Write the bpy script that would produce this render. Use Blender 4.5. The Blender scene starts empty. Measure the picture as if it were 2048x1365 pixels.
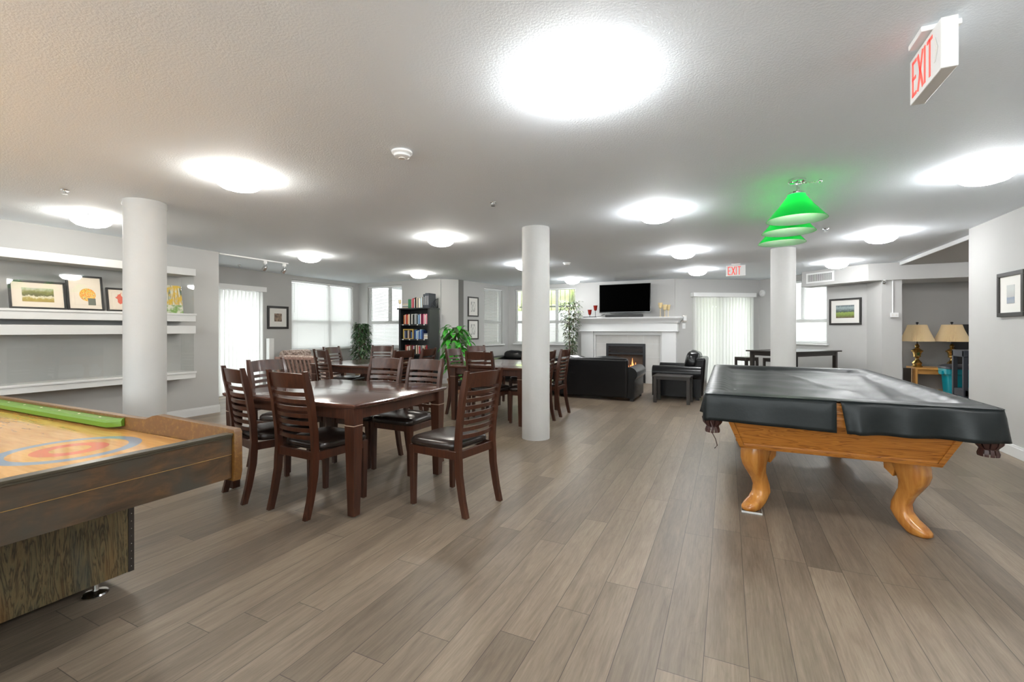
import bpy, bmesh, math, random
from math import sin, cos, pi, radians as R
from mathutils import Vector, Matrix
random.seed(7)
SC = bpy.context.scene
COL = SC.collection
H = 2.4                     # ceiling height
CAMH = 1.235

# ---------------------------------------------------------------- camera
cam = bpy.data.cameras.new('camera'); camo = bpy.data.objects.new('camera', cam); COL.objects.link(camo)
cam.sensor_width = 36; cam.lens = 905 / 2048 * 36
camo.location = (0, 0, CAMH); camo.rotation_euler = (R(90), 0, R(25.47))
cam.shift_y = -22.5 / 2048; cam.clip_start = 0.02
SC.camera = camo
# ---------------------------------------------------------------- view and sky
vs = SC.view_settings
SC.display_settings.display_device = 'sRGB'
vs.view_transform = 'Standard'; vs.look = 'None'; vs.gamma = 1; vs.use_curve_mapping = False
vs.exposure = 1.36
LAMP = 34.0                 # radiance of the ceiling domes
BULBW = 3.2                # watts of the bulb inside each dome
w = bpy.data.worlds.new('sky'); SC.world = w; w.use_nodes = True
bg = w.node_tree.nodes['Background']; bg.inputs[0].default_value = (0.93, 0.97, 1, 1); bg.inputs[1].default_value = 4.6
SC.cycles.max_bounces = 8; SC.cycles.diffuse_bounces = 5; SC.cycles.glossy_bounces = 3
SC.cycles.transparent_max_bounces = 16; SC.cycles.transmission_bounces = 6
SC.cycles.sample_clamp_indirect = 6
SC.cycles.caustics_reflective = False; SC.cycles.caustics_refractive = False

# ---------------------------------------------------------------- material helpers
MATS = {}
def newmat(n):
    m = bpy.data.materials.new(n); m.use_nodes = True; MATS[n] = m
    return m, m.node_tree, m.node_tree.nodes['Principled BSDF']
class NT:
    def __init__(s, nt): s.nt = nt
    def n(s, t, **k):
        x = s.nt.nodes.new(t)
        for a, b in k.items():
            if a.startswith('_'): setattr(x, a[1:], b)
            else: x.inputs[a].default_value = b
        return x
    def l(s, a, b): s.nt.links.new(a, b)
    def math(s, op, a, b=None, c=None):
        x = s.nt.nodes.new('ShaderNodeMath'); x.operation = op
        for i, v in enumerate((a, b, c)):
            if v is None: continue
            if isinstance(v, (int, float)): x.inputs[i].default_value = v
            else: s.l(v, x.inputs[i])
        return x.outputs[0]
    def mix(s, f, a, b, mode='MIX'):
        x = s.nt.nodes.new('ShaderNodeMix'); x.data_type = 'RGBA'; x.blend_type = mode
        for i, v in ((0, f), (6, a), (7, b)):
            if isinstance(v, (int, float)): x.inputs[i].default_value = v
            elif isinstance(v, tuple): x.inputs[i].default_value = v if len(v) == 4 else v + (1,)
            else: s.l(v, x.inputs[i])
        return x.outputs[2]
    def ramp(s, f, stops, interp='LINEAR'):
        x = s.nt.nodes.new('ShaderNodeValToRGB'); x.color_ramp.interpolation = interp
        el = x.color_ramp.elements
        while len(el) < len(stops): el.new(0.5)
        for e, (p, c) in zip(el, stops): e.position = p; e.color = c + (1,) if len(c) == 3 else c
        s.l(f, x.inputs[0]); return x.outputs[0]
    def coord(s, kind='Object', scale=(1, 1, 1), rot=(0, 0, 0), loc=(0, 0, 0)):
        t = s.nt.nodes.new('ShaderNodeTexCoord'); m = s.nt.nodes.new('ShaderNodeMapping')
        m.inputs['Scale'].default_value = scale; m.inputs['Rotation'].default_value = rot; m.inputs['Location'].default_value = loc
        s.l(t.outputs[kind], m.inputs[0]); return m.outputs[0]
    def noise(s, vec, scale, detail=4, rough=.5, dist=0):
        x = s.n('ShaderNodeTexNoise', Scale=scale, Detail=detail, Roughness=rough, Distortion=dist); s.l(vec, x.inputs['Vector']); return x.outputs[0]
    def bump(s, h, bsdf, strength=.3, dist=.01):
        x = s.n('ShaderNodeBump', Strength=strength, Distance=dist); s.l(h, x.inputs['Height']); s.l(x.outputs[0], bsdf.inputs['Normal'])
def plain(n, c, rough=.5, metal=0., spec=.5, var=.06, bump=0, bscale=60, coat=0):
    m, nt, b = newmat(n); k = NT(nt)
    v = k.coord()
    f = k.noise(v, 7, 3)
    lo = tuple(x * (1 - var) for x in c); hi = tuple(min(1, x * (1 + var)) for x in c)
    k.l(k.mix(f, lo, hi), b.inputs['Base Color'])
    b.inputs['Roughness'].default_value = rough; b.inputs['Metallic'].default_value = metal
    b.inputs['Specular IOR Level'].default_value = spec
    if coat: b.inputs['Coat Weight'].default_value = coat; b.inputs['Coat Roughness'].default_value = .12
    if bump: k.bump(k.noise(v, bscale, 3), b, bump, .004)
    return m
def wood(n, dark, light, scale=1., axis=2, rough=.3, coat=.0, streak=14, contrast=(.3, .7), bump=.05, dist=1.5):
    m, nt, b = newmat(n); k = NT(nt)
    sc = [streak * scale] * 3; sc[axis] = 1.1 * scale
    v = k.coord(scale=tuple(sc))
    f = k.noise(v, 1.6, 6, .6, dist)
    k.l(k.ramp(f, [(contrast[0], dark), (contrast[1], light)]), b.inputs['Base Color'])
    b.inputs['Roughness'].default_value = rough
    if coat: b.inputs['Coat Weight'].default_value = coat; b.inputs['Coat Roughness'].default_value = .1
    if bump: k.bump(f, b, bump, .003)
    return m
def emit(n, c, s):
    m, nt, b = newmat(n); b.inputs['Base Color'].default_value = c + (1,)
    b.inputs['Emission Color'].default_value = c + (1,); b.inputs['Emission Strength'].default_value = s
    b.inputs['Roughness'].default_value = .3
    return m
def glass(n, tint=(.96, .98, .97), refl=1.45):
    m, nt, b = newmat(n); nt.nodes.remove(b); k = NT(nt)
    t = k.n('ShaderNodeBsdfTransparent'); t.inputs[0].default_value = tint + (1,)
    g = k.n('ShaderNodeBsdfGlossy'); g.inputs['Roughness'].default_value = .02; mx = k.n('ShaderNodeMixShader')
    ge = k.n('ShaderNodeNewGeometry'); d = k.n('ShaderNodeVectorMath', _operation='DOT_PRODUCT'); k.l(ge.outputs['Incoming'], d.inputs[0]); k.l(ge.outputs['Normal'], d.inputs[1])
    f = k.math('MULTIPLY_ADD', k.math('POWER', k.math('SUBTRACT', 1, k.math('ABSOLUTE', d.outputs['Value'])), 5), .96, .035)
    k.l(f, mx.inputs[0]); k.l(t.outputs[0], mx.inputs[1]); k.l(g.outputs[0], mx.inputs[2])
    k.l(mx.outputs[0], nt.nodes['Material Output'].inputs[0]); return m
def translucent(n, c, t=.5, rough=.6):
    m, nt, b = newmat(n); k = NT(nt)
    b.inputs['Base Color'].default_value = c + (1,); b.inputs['Roughness'].default_value = rough
    tr = k.n('ShaderNodeBsdfTranslucent'); tr.inputs[0].default_value = c + (1,)
    mx = k.n('ShaderNodeMixShader', Fac=t); k.l(b.outputs[0], mx.inputs[1]); k.l(tr.outputs[0], mx.inputs[2])
    k.l(mx.outputs[0], nt.nodes['Material Output'].inputs[0]); return m

# ---- setting materials
def m_floor():
    m, nt, b = newmat('floor_planks'); k = NT(nt)
    t = k.n('ShaderNodeTexCoord'); s = k.n('ShaderNodeSeparateXYZ'); k.l(t.outputs['Object'], s.inputs[0])
    X, Y = s.outputs[0], s.outputs[1]
    PW, PL = .152, 1.22
    xs = k.math('DIVIDE', k.math('ADD', X, .081 + PW * 100), PW); ci = k.math('FLOOR', xs); fx = k.math('FRACT', xs)
    wn = k.n('ShaderNodeTexWhiteNoise', _noise_dimensions='1D'); k.l(ci, wn.inputs['W'])
    ys = k.math('ADD', k.math('DIVIDE', k.math('ADD', Y, 50), PL), k.math('MULTIPLY', wn.outputs[0], 7.31)); ri = k.math('FLOOR', ys); fy = k.math('FRACT', ys)
    cb = k.n('ShaderNodeCombineXYZ'); k.l(ci, cb.inputs[0]); k.l(ri, cb.inputs[1])
    w2 = k.n('ShaderNodeTexWhiteNoise', _noise_dimensions='3D'); k.l(cb.outputs[0], w2.inputs['Vector'])
    off = k.n('ShaderNodeVectorMath', _operation='MULTIPLY_ADD'); k.l(w2.outputs[1], off.inputs[0]); off.inputs[1].default_value = (9, 9, 9)
    mp = k.n('ShaderNodeMapping'); mp.inputs['Scale'].default_value = (16, 1.3, 1); k.l(t.outputs['Object'], mp.inputs[0]); k.l(mp.outputs[0], off.inputs[2])
    g = k.noise(off.outputs[0], 1.5, 7, .62, .6)
    mp2 = k.n('ShaderNodeMapping'); mp2.inputs['Scale'].default_value = (90, 5, 1); k.l(t.outputs['Object'], mp2.inputs[0])
    fine = k.noise(mp2.outputs[0], 1.6, 4, .6)
    # contour-like growth rings
    mp3 = k.n('ShaderNodeMapping'); mp3.inputs['Scale'].default_value = (6, .9, 1); k.l(t.outputs['Object'], mp3.inputs[0])
    off3 = k.n('ShaderNodeVectorMath', _operation='MULTIPLY_ADD'); k.l(w2.outputs[1], off3.inputs[0]); off3.inputs[1].default_value = (5, 5, 5); k.l(mp3.outputs[0], off3.inputs[2])
    ring = k.math('FRACT', k.math('MULTIPLY', k.noise(off3.outputs[0], 1.1, 2, .4), 16)); ring = k.math('ABSOLUTE', k.math('SUBTRACT', ring, .5))
    c = k.ramp(g, [(.28, (.118, .086, .057)), (.72, (.245, .192, .136))])
    c = k.mix(k.math('MULTIPLY', k.math('GREATER_THAN', ring, .40), .12), c, (.09, .066, .05))
    c = k.mix(.22, c, k.ramp(fine, [(.3, (.08, .058, .045)), (.7, (.30, .245, .205))]))
    tone = k.math('ADD', k.math('MULTIPLY', w2.outputs[0], .42), .80)
    v = k.n('ShaderNodeVectorMath', _operation='SCALE'); k.l(c, v.inputs[0]); k.l(tone, v.inputs[3])
    seam = k.math('MAXIMUM', k.math('GREATER_THAN', k.math('ABSOLUTE', k.math('SUBTRACT', fx, .5)), .4905), k.math('GREATER_THAN', k.math('ABSOLUTE', k.math('SUBTRACT', fy, .5)), .4988))
    k.l(k.mix(k.math('MULTIPLY', seam, .75), v.outputs[0], (.03, .022, .018)), b.inputs['Base Color'])
    r = k.math('MULTIPLY_ADD', g, .16, .33); k.l(r, b.inputs['Roughness'])
    b.inputs['Specular IOR Level'].default_value = .4
    k.bump(k.math('SUBTRACT', k.math('MULTIPLY', fine, .3), seam), b, .12, .002)
    return m
m_floor()
def m_ceiling():
    m, nt, b = newmat('ceiling_texture'); k = NT(nt)
    v = k.coord(); f = k.noise(v, 85, 4, .6); g = k.noise(v, 1.3, 3)
    k.l(k.mix(g, (.845, .90, .955), (.885, .935, .98)), b.inputs['Base Color'])
    b.inputs['Roughness'].default_value = .8; k.bump(k.ramp(f, [(.4, (0, 0, 0)), (.62, (1, 1, 1))]), b, .22, .004)
m_ceiling()
plain('wall_paint', (.495, .490, .478), .75, var=.015, bump=.05, bscale=150)
plain('wall_paint_grey', (.42, .41, .395), .75, var=.02, bump=.05, bscale=150)
plain('trim_white', (.74, .745, .745), .42, var=.01)
plain('column_paint', (.53, .525, .51), .6, var=.03, bump=.35, bscale=35)
plain('case_white', (.66, .66, .65), .45, var=.02)
plain('white_plastic', (.82, .82, .81), .35, var=.01)
plain('sill_white', (.82, .82, .81), .4, var=.01)
glass('window_glass'); glass('case_glass', (.985, .99, .985), 1.5)
translucent('blind_slat', (.80, .80, .79), .38)
translucent('vane', (.82, .82, .80), .5)
# ---- furniture materials
wood('espresso_wood', (.027, .009, .005), (.088, .029, .014), 1.2, 2, .3, .15, 12, (.25, .85), .0)
wood('espresso_top', (.05, .018, .012), (.13, .052, .034), 1.0, 0, .16, .5, 12, (.25, .85), .0)
plain('groove_light', (.42, .30, .22), .4)
plain('seat_leather', (.022, .014, .011), .27, bump=.06, bscale=35, spec=.6)
plain('black_leather', (.006, .006, .0065), .26, bump=.35, bscale=14, spec=.38)
plain('glide_metal', (.75, .72, .66), .25, 1)
plain('black_wood', (.012, .011, .011), .4)
plain('dark_brown_wood', (.03, .024, .02), .35)
plain('olive_trim', (.05, .040, .024), .3)
plain('bookcase_black', (.014, .016, .017), .38)
plain('chrome', (.8, .8, .8), .12, 1)
plain('brass', (.45, .30, .10), .22, 1, var=.3)
plain('black_frame', (.018, .015, .013), .35)
plain('mat_board', (.80, .78, .74), .8, var=.01)
plain('mat_cream', (.80, .69, .58), .8, var=.01)
plain('dark_metal', (.03, .03, .032), .35, .6)
plain('black_glossy', (.004, .004, .004), .12)
plain('tv_screen', (.001, .001, .001), .3, spec=.0)
plain('teal_plastic', (.0, .27, .33), .35)
plain('charcoal_plastic', (.03, .034, .045), .45)
plain('terracotta', (.30, .16, .09), .7)
plain('basket', (.25, .17, .10), .8, bump=.6, bscale=60)
plain('soil', (.03, .02, .015), .9)
plain('leaf_dark', (.035, .085, .03), .4, var=.5)
plain('leaf_mid', (.10, .16, .075), .4, var=.5)
plain('leaf_pale', (.42, .46, .33), .5, var=.4)
plain('leaf_bright', (.06, .42, .035), .4, var=.5)
plain('stem', (.12, .08, .04), .7)
plain('concrete', (.50, .49, .48), .9, var=.06)
plain('hedge_green', (.42, .48, .20), .8, var=.7, bump=1, bscale=12)
plain('red_glass', (.20, .012, .008), .15)
plain('amber_glass', (.75, .60, .33), .2)
plain('plastic_wrap', (.6, .6, .58), .2)
def m_rustic():
    m, nt, b = newmat('rustic_board'); k = NT(nt)
    v = k.coord(scale=(1, 2.2, 7)); f = k.noise(v, 3, 6, .65, .8); v2 = k.coord(); g = k.noise(v2, 5, 3)
    c = k.ramp(f, [(.25, (.018, .014, .010)), (.5, (.065, .038, .020)), (.75, (.15, .075, .028))])
    c = k.mix(k.ramp(g, [(.45, (0, 0, 0)), (.62, (1, 1, 1))]), c, (.048, .042, .032))
    k.l(c, b.inputs['Base Color']); b.inputs['Roughness'].default_value = .33; k.bump(f, b, .2, .004)
m_rustic()
def m_veneer():
    m, nt, b = newmat('veneer_panel'); k = NT(nt)
    v = k.coord(scale=(10, 10, 1)); f = k.noise(v, 1.5, 5, .6, 1.6); f2 = k.math('FRACT', k.math('MULTIPLY', f, 9))
    g = k.noise(k.coord(scale=(9, 9, 1.6), loc=(3, 2, 1)), 1, 3)
    c = k.ramp(f2, [(.0, (.035, .025, .013)), (.45, (.17, .12, .055)), (.8, (.12, .098, .048)), (1, (.035, .025, .013))])
    c = k.mix(k.ramp(g, [(.54, (0, 0, 0)), (.68, (.45, .45, .45))]), c, (.035, .06, .062))
    c = k.mix(k.ramp(g, [(.28, (.5, .5, .5)), (.42, (0, 0, 0))]), c, (.19, .085, .02))
    k.l(c, b.inputs['Base Color']); b.inputs['Roughness'].default_value = .45; k.bump(f2, b, .1, .002)
m_veneer()
def m_board():
    m, nt, b = newmat('maple_board'); k = NT(nt)
    v = k.coord(scale=(1.5, 14, 1)); f = k.noise(v, 2.2, 5, .6, .8)
    c = k.ramp(f, [(.3, (.52, .24, .055)), (.7, (.76, .42, .13))])
    t = k.n('ShaderNodeTexCoord'); d = k.n('ShaderNodeVectorMath', _operation='DISTANCE'); k.l(t.outputs['Object'], d.inputs[0]); d.inputs[1].default_value = (-2.455, .905, .74)
    r = k.math('ADD', d.outputs['Value'], k.math('MULTIPLY', k.noise(k.coord(), 60, 3), .004))
    def band(a, bb): return k.math('MULTIPLY', k.math('GREATER_THAN', r, a), k.math('LESS_THAN', r, bb))
    c = k.mix(k.math('MULTIPLY', band(.186, .232), .85), c, (.17, .30, .43))
    c = k.mix(k.math('MULTIPLY', band(.066, .122), .85), c, (.62, .10, .06))
    k.l(c, b.inputs['Base Color']); b.inputs['Roughness'].default_value = .14; b.inputs['Coat Weight'].default_value = .2; b.inputs['Coat Roughness'].default_value = .05
m_board()
def m_brownrail():
    m, nt, b = newmat('worn_brown'); k = NT(nt)
    v = k.coord(); f = k.noise(v, 45, 5, .7)
    k.l(k.ramp(f, [(.5, (.12, .050, .010)), (.8, (.24, .13, .025))]), b.inputs['Base Color']); b.inputs['Roughness'].default_value = .4
m_brownrail()
plain('green_cushion', (.10, .21, .012), .55, var=.15, bump=.1)
plain('gold_line', (.30, .17, .05), .5)
plain('honey_wood', (.55, .27, .07), .35, var=.2)
def m_oak():
    m, nt, b = newmat('oak'); k = NT(nt)
    v = k.coord(scale=(1.3, 6, 17)); f = k.noise(v, 1.7, 2, .4, .5); r = k.math('FRACT', k.math('MULTIPLY', f, 11))
    g = k.noise(k.coord(scale=(6, 30, 60)), 2, 4, .6)
    c = k.ramp(r, [(.0, (.52, .21, .035)), (.62, (.44, .16, .024)), (.88, (.22, .065, .009)), (1, (.46, .18, .03))])
    c = k.mix(k.math('MULTIPLY', g, .35), c, (.33, .115, .015))
    k.l(c, b.inputs['Base Color']); b.inputs['Roughness'].default_value = .28; b.inputs['Coat Weight'].default_value = .3; b.inputs['Coat Roughness'].default_value = .12
m_oak()
wood('oak_leg', (.36, .12, .018), (.60, .27, .055), 1.0, 2, .24, .3, 12, (.3, .7), .03, .5)
plain('pocket_leather', (.05, .02, .017), .35, bump=.3, bscale=30)
def m_vinyl():
    m, nt, b = newmat('vinyl_cover'); k = NT(nt)
    b.inputs['Base Color'].default_value = (.011, .014, .0145, 1); b.inputs['Specular IOR Level'].default_value = .28
    v = k.coord(); f = k.noise(v, 6, 4); k.l(k.math('MULTIPLY_ADD', f, .14, .30), b.inputs['Roughness'])
    k.bump(k.noise(k.coord(scale=(1, .6, 1)), 5, 5, .6), b, .3, .012)
m_vinyl()
def m_shade():
    m, nt, b = newmat('green_shade_glass'); k = NT(nt)
    b.inputs['Base Color'].default_value = (.0, .66, .07, 1); b.inputs['Roughness'].default_value = .12
    tr = k.n('ShaderNodeBsdfTranslucent'); tr.inputs[0].default_value = (.03, 1, .16, 1)
    mx = k.n('ShaderNodeMixShader', Fac=.2); k.l(b.outputs[0], mx.inputs[1]); k.l(tr.outputs[0], mx.inputs[2]); k.l(mx.outputs[0], nt.nodes['Material Output'].inputs[0])
m_shade()
translucent('shade_lining', (.80, 1, .86), .3)
def m_pleat():
    m, nt, b = newmat('pleated_fabric'); k = NT(nt)
    b.inputs['Base Color'].default_value = (.72, .57, .35, 1); b.inputs['Roughness'].default_value = .8
m_pleat()
def m_dome(n, c, st):
    m, nt, b = newmat(n); nt.nodes.remove(b); k = NT(nt)
    e = k.n('ShaderNodeEmission', Strength=st); e.inputs[0].default_value = c + (1,); t = k.n('ShaderNodeBsdfTransparent'); t.inputs[0].default_value = (1, 1, 1, 1)
    mx = k.n('ShaderNodeMixShader', Fac=.55); k.l(e.outputs[0], mx.inputs[1]); k.l(t.outputs[0], mx.inputs[2]); k.l(mx.outputs[0], nt.nodes['Material Output'].inputs[0])
m_dome('dome_glass', (.98, .99, 1), LAMP); m_dome('dome_glass_warm', (1.0, .955, .86), LAMP * .7)
emit('bulb', (1, .98, .9), 16); emit('flame', (1, .38, .12), .7); emit('sconce_glow', (1, .97, .92), 1.5)
plain('dome_ring', (.78, .74, .66), .3)
def m_exit(n='exit_face'):
    m, nt, b = newmat(n); b.inputs['Base Color'].default_value = (.8, .8, .78, 1); b.inputs['Roughness'].default_value = .4
m_exit(); emit('exit_red', (.90, .13, .10), .12)
plain('tile_grey', (.60, .59, .57), .35, var=.08)
plain('firebrick', (.12, .10, .085), .9, var=.4)
plain('log_bark', (.16, .09, .05), .9, var=.4)
def m_patterned():
    m, nt, b = newmat('patterned_fabric'); k = NT(nt)
    v = k.coord(); f = k.noise(v, 26, 4, .7)
    k.l(k.ramp(f, [(.36, (.12, .09, .08)), (.5, (.42, .31, .26)), (.63, (.60, .52, .47))]), b.inputs['Base Color']); b.inputs['Roughness'].default_value = .9
m_patterned()
wood('mission_wood', (.20, .11, .08), (.46, .30, .25), 1, 2, .25, .3)
def m_art(n, fn):
    m, nt, b = newmat(n); k = NT(nt); b.inputs['Roughness'].default_value = .6
    k.l(fn(k), b.inputs['Base Color'])
def zval(k):
    t = k.n('ShaderNodeTexCoord'); s = k.n('ShaderNodeSeparateXYZ'); k.l(t.outputs['Object'], s.inputs[0]); return s.outputs
def art_land(k):
    s = zval(k); n = k.noise(k.coord(), 22, 5, .65)
    h = k.math('ADD', s[2], k.math('MULTIPLY', k.math('SUBTRACT', n, .5), .10))
    return k.ramp(k.math('MULTIPLY_ADD', h, 4.5, .5), [(0, (.35, .20, .04)), (.3, (.40, .30, .06)), (.42, (.75, .68, .5)), (.48, (.12, .11, .03)), (.66, (.22, .22, .05)), (.8, (.5, .5, .38)), (1, (.62, .6, .5))])
def art_flower(k):
    v = k.n('ShaderNodeTexVoronoi', Scale=85); k.l(k.coord(), v.inputs['Vector'])
    c = k.ramp(v.outputs['Distance'], [(0, (.75, .08, .04)), (.3, (.80, .22, .04)), (.5, (.85, .45, .06)), (.7, (.85, .7, .15)), (.9, (.15, .1, .3))])
    t = k.n('ShaderNodeTexCoord'); d = k.n('ShaderNodeVectorMath', _operation='DISTANCE'); k.l(t.outputs['Object'], d.inputs[0]); d.inputs[1].default_value = (0, 0, .01)
    c = k.mix(k.math('GREATER_THAN', d.outputs['Value'], .075), c, (.80, .69, .58))
    s = zval(k); inv = k.math('MULTIPLY', k.math('LESS_THAN', s[2], -.03), k.math('MULTIPLY', k.math('GREATER_THAN', s[0], .0), k.math('LESS_THAN', s[0], .07)))
    return k.mix(inv, c, (.16, .17, .13))
def art_red(k):
    g = k.noise(k.coord(), 14, 3, .6, 1); t = k.n('ShaderNodeTexCoord'); d = k.n('ShaderNodeVectorMath', _operation='LENGTH'); k.l(t.outputs['Object'], d.inputs[0])
    e = k.math('LESS_THAN', k.math('ADD', d.outputs['Value'], k.math('MULTIPLY', k.math('SUBTRACT', g, .5), .22)), .06)
    return k.mix(e, (.80, .69, .58), (.72, .13, .08))
def art_birch(k):
    a = k.noise(k.coord(scale=(28, 28, 2.5)), 1.5, 3); g = k.noise(k.coord(), 15, 3)
    c = k.ramp(a, [(.38, (.10, .16, .12)), (.46, (.75, .72, .6)), (.54, (.75, .72, .6)), (.62, (.55, .35, .05))])
    c = k.mix(k.ramp(g, [(.45, (0, 0, 0)), (.6, (1, 1, 1))]), c, (.75, .48, .04)); s = zval(k)
    return k.mix(k.math('LESS_THAN', s[2], -.08), c, k.ramp(g, [(.4, (.20, .35, .08)), (.6, (.75, .72, .60))]))
def art_park(k):
    g = k.noise(k.coord(), 30, 5, .7); s = zval(k)
    h = k.math('ADD', s[2], k.math('MULTIPLY', k.math('SUBTRACT', g, .5), .12))
    c = k.ramp(k.math('MULTIPLY_ADD', h, 4, .5), [(0, (.13, .08, .06)), (.25, (.22, .30, .06)), (.42, (.30, .38, .10)), (.5, (.06, .09, .08)), (.8, (.35, .42, .43)), (1, (.1, .13, .14))])
    return c
def art_sepia(k):
    g = k.noise(k.coord(), 18, 4); return k.ramp(g, [(.35, (.06, .035, .025)), (.65, (.38, .27, .19))])
def art_sketch(k):
    g = k.noise(k.coord(scale=(30, 30, 6)), 2, 3); return k.ramp(g, [(.40, (.28, .28, .27)), (.5, (.76, .75, .71))])
def art_beach(k):
    s = zval(k); g = k.noise(k.coord(), 12, 3); h = k.math('ADD', s[2], k.math('MULTIPLY', k.math('SUBTRACT', g, .5), .02))
    return k.ramp(k.math('MULTIPLY_ADD', h, 6, .5), [(.1, (.35, .38, .42)), (.3, (.28, .33, .42)), (.35, (.5, .5, .48)), (.8, (.58, .60, .58))])
for nm, fn in dict(land=art_land, flower=art_flower, red=art_red, birch=art_birch, park=art_park, sepia=art_sepia, sketch=art_sketch, beach=art_beach).items(): m_art('art_' + nm, fn)
def M(n): return MATS[n]

# ---------------------------------------------------------------- mesh helpers
class MB:
    def __init__(s): s.v = []; s.f = []; s.m = []; s.cur = 0; s.X = Matrix.Identity(4)
    def add(s, vs_, fs):
        o = len(s.v)
        s.v += [tuple(s.X @ Vector(v)) for v in vs_]
        s.f += [tuple(i + o for i in f) for f in fs]; s.m += [s.cur] * len(fs); return s
    def box(s, x0, x1, y0, y1, z0, z1):
        return s.hexa([(x0, y0, z0), (x1, y0, z0), (x1, y1, z0), (x0, y1, z0), (x0, y0, z1), (x1, y0, z1), (x1, y1, z1), (x0, y1, z1)])
    def cbox(s, c, d): return s.box(c[0] - d[0] / 2, c[0] + d[0] / 2, c[1] - d[1] / 2, c[1] + d[1] / 2, c[2] - d[2] / 2, c[2] + d[2] / 2)
    def hexa(s, p): return s.add(p, [(3, 2, 1, 0), (4, 5, 6, 7), (0, 1, 5, 4), (1, 2, 6, 5), (2, 3, 7, 6), (3, 0, 4, 7)])
    def loft(s, secs, cap=True, close=True):
        n = len(secs[0]); vs_ = [p for c in secs for p in c]; fs = []
        for i in range(len(secs) - 1):
            for j in range(n if close else n - 1):
                a = i * n + j; b_ = i * n + (j + 1) % n; fs.append((a, b_, b_ + n, a + n))
        if cap and close: fs.append(tuple(reversed(range(n)))); fs.append(tuple(range((len(secs) - 1) * n, len(secs) * n)))
        return s.add(vs_, fs)
    def lathe(s, prof, seg=24, c=(0, 0, 0), cap=True, fn=None):
        secs = []
        for r, z in prof:
            secs.append([(c[0] + r * (fn(a) if fn else 1) * cos(a), c[1] + r * (fn(a) if fn else 1) * sin(a), c[2] + z) for a in [2 * pi * i / seg for i in range(seg)]])
        return s.loft(secs, cap)
    def tube(s, pts, r, seg=8, cap=True):
        pts = [Vector(p) for p in pts]; secs = []; up = Vector((0, 0, 1)); n = len(pts)
        for i, p in enumerate(pts):
            t = (pts[min(i + 1, n - 1)] - pts[max(i - 1, 0)]).normalized()
            u = up if abs(t.dot(up)) < .95 else Vector((1, 0, 0))
            a = t.cross(u).normalized(); b_ = t.cross(a).normalized()
            rr = r[i] if isinstance(r, (list, tuple)) else r
            secs.append([p + rr * (cos(q) * a + sin(q) * b_) for q in [2 * pi * j / seg for j in range(seg)]])
        return s.loft(secs, cap)
    def prism(s, poly, z0, z1):
        return s.loft([[(x, y, z0) for x, y in poly], [(x, y, z1) for x, y in poly]])
    def ball(s, c, r, seg=12, rings=8, sc=(1, 1, 1)):
        return s.loft([[(c[0] + sc[0] * r * sin(t) * cos(a), c[1] + sc[1] * r * sin(t) * sin(a), c[2] - sc[2] * r * cos(t)) for a in [2 * pi * i / seg for i in range(seg)]] for t in [pi * max(.02, min(.98, j / rings)) for j in range(rings + 1)]])
    def build(s, name, mats, parent=None, smooth=False, bevel=0, seg=2, loc=None, rotz=0, subsurf=0, angle=35):
        me = bpy.data.meshes.new(name); me.from_pydata(s.v, [], s.f)
        if isinstance(mats, str): mats = [mats]
        for q in mats: me.materials.append(M(q))
        for p, i in zip(me.polygons, s.m): p.material_index = i
        bm = bmesh.new(); bm.from_mesh(me); bmesh.ops.recalc_face_normals(bm, faces=bm.faces); bm.to_mesh(me); bm.free()
        if smooth:
            for p in me.polygons: p.use_smooth = True
            if smooth != 'all': me.set_sharp_from_angle(angle=R(angle))
        o = bpy.data.objects.new(name, me); COL.objects.link(o)
        if parent: o.parent = parent
        if loc: o.location = loc
        o.rotation_euler.z = rotz
        if bevel:
            b_ = o.modifiers.new('bevel', 'BEVEL'); b_.width = bevel; b_.segments = seg; b_.limit_method = 'ANGLE'; b_.angle_limit = R(40)
            for p in me.polygons: p.use_smooth = True
            b_.harden_normals = True
        if subsurf:
            q = o.modifiers.new('sub', 'SUBSURF'); q.levels = subsurf; q.render_levels = subsurf
            for p in me.polygons: p.use_smooth = True
        return o
def tag(o, label, cat, group=None, kind=None):
    o['label'] = label; o['category'] = cat
    if group: o['group'] = group
    if kind: o['kind'] = kind
    return o
def thing(name, label, cat, loc=(0, 0, 0), rotz=0, group=None):
    o = bpy.data.objects.new(name, None); COL.objects.link(o); o.empty_display_size = .1
    o.location = loc; o.rotation_euler.z = rotz; return tag(o, label, cat, group)
def struct(o, label=None):
    o['kind'] = 'structure'
    if label: o['label'] = label
    return o
def dup(root, loc, rotz, label, group=None):
    r = root.copy(); COL.objects.link(r); r.location = loc; r.rotation_euler = (0, 0, rotz); r['label'] = label
    if group: r['group'] = group
    for ch in root.children:
        c = ch.copy(); COL.objects.link(c); c.parent = r
        for g in ch.children:
            d = g.copy(); COL.objects.link(d); d.parent = c
    return r
def frameM(p0, p1):
    """matrix: local x along the wall from p0 to p1, local -y into the room (room on the right-hand... set by order)"""
    a = Vector((p0[0], p0[1], 0)); b_ = Vector((p1[0], p1[1], 0)); d = (b_ - a).normalized(); n = Vector((-d.y, d.x, 0))
    m = Matrix(((d.x, n.x, 0, a.x), (d.y, n.y, 0, a.y), (0, 0, 1, 0), (0, 0, 0, 1))); return m, (b_ - a).length

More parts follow.
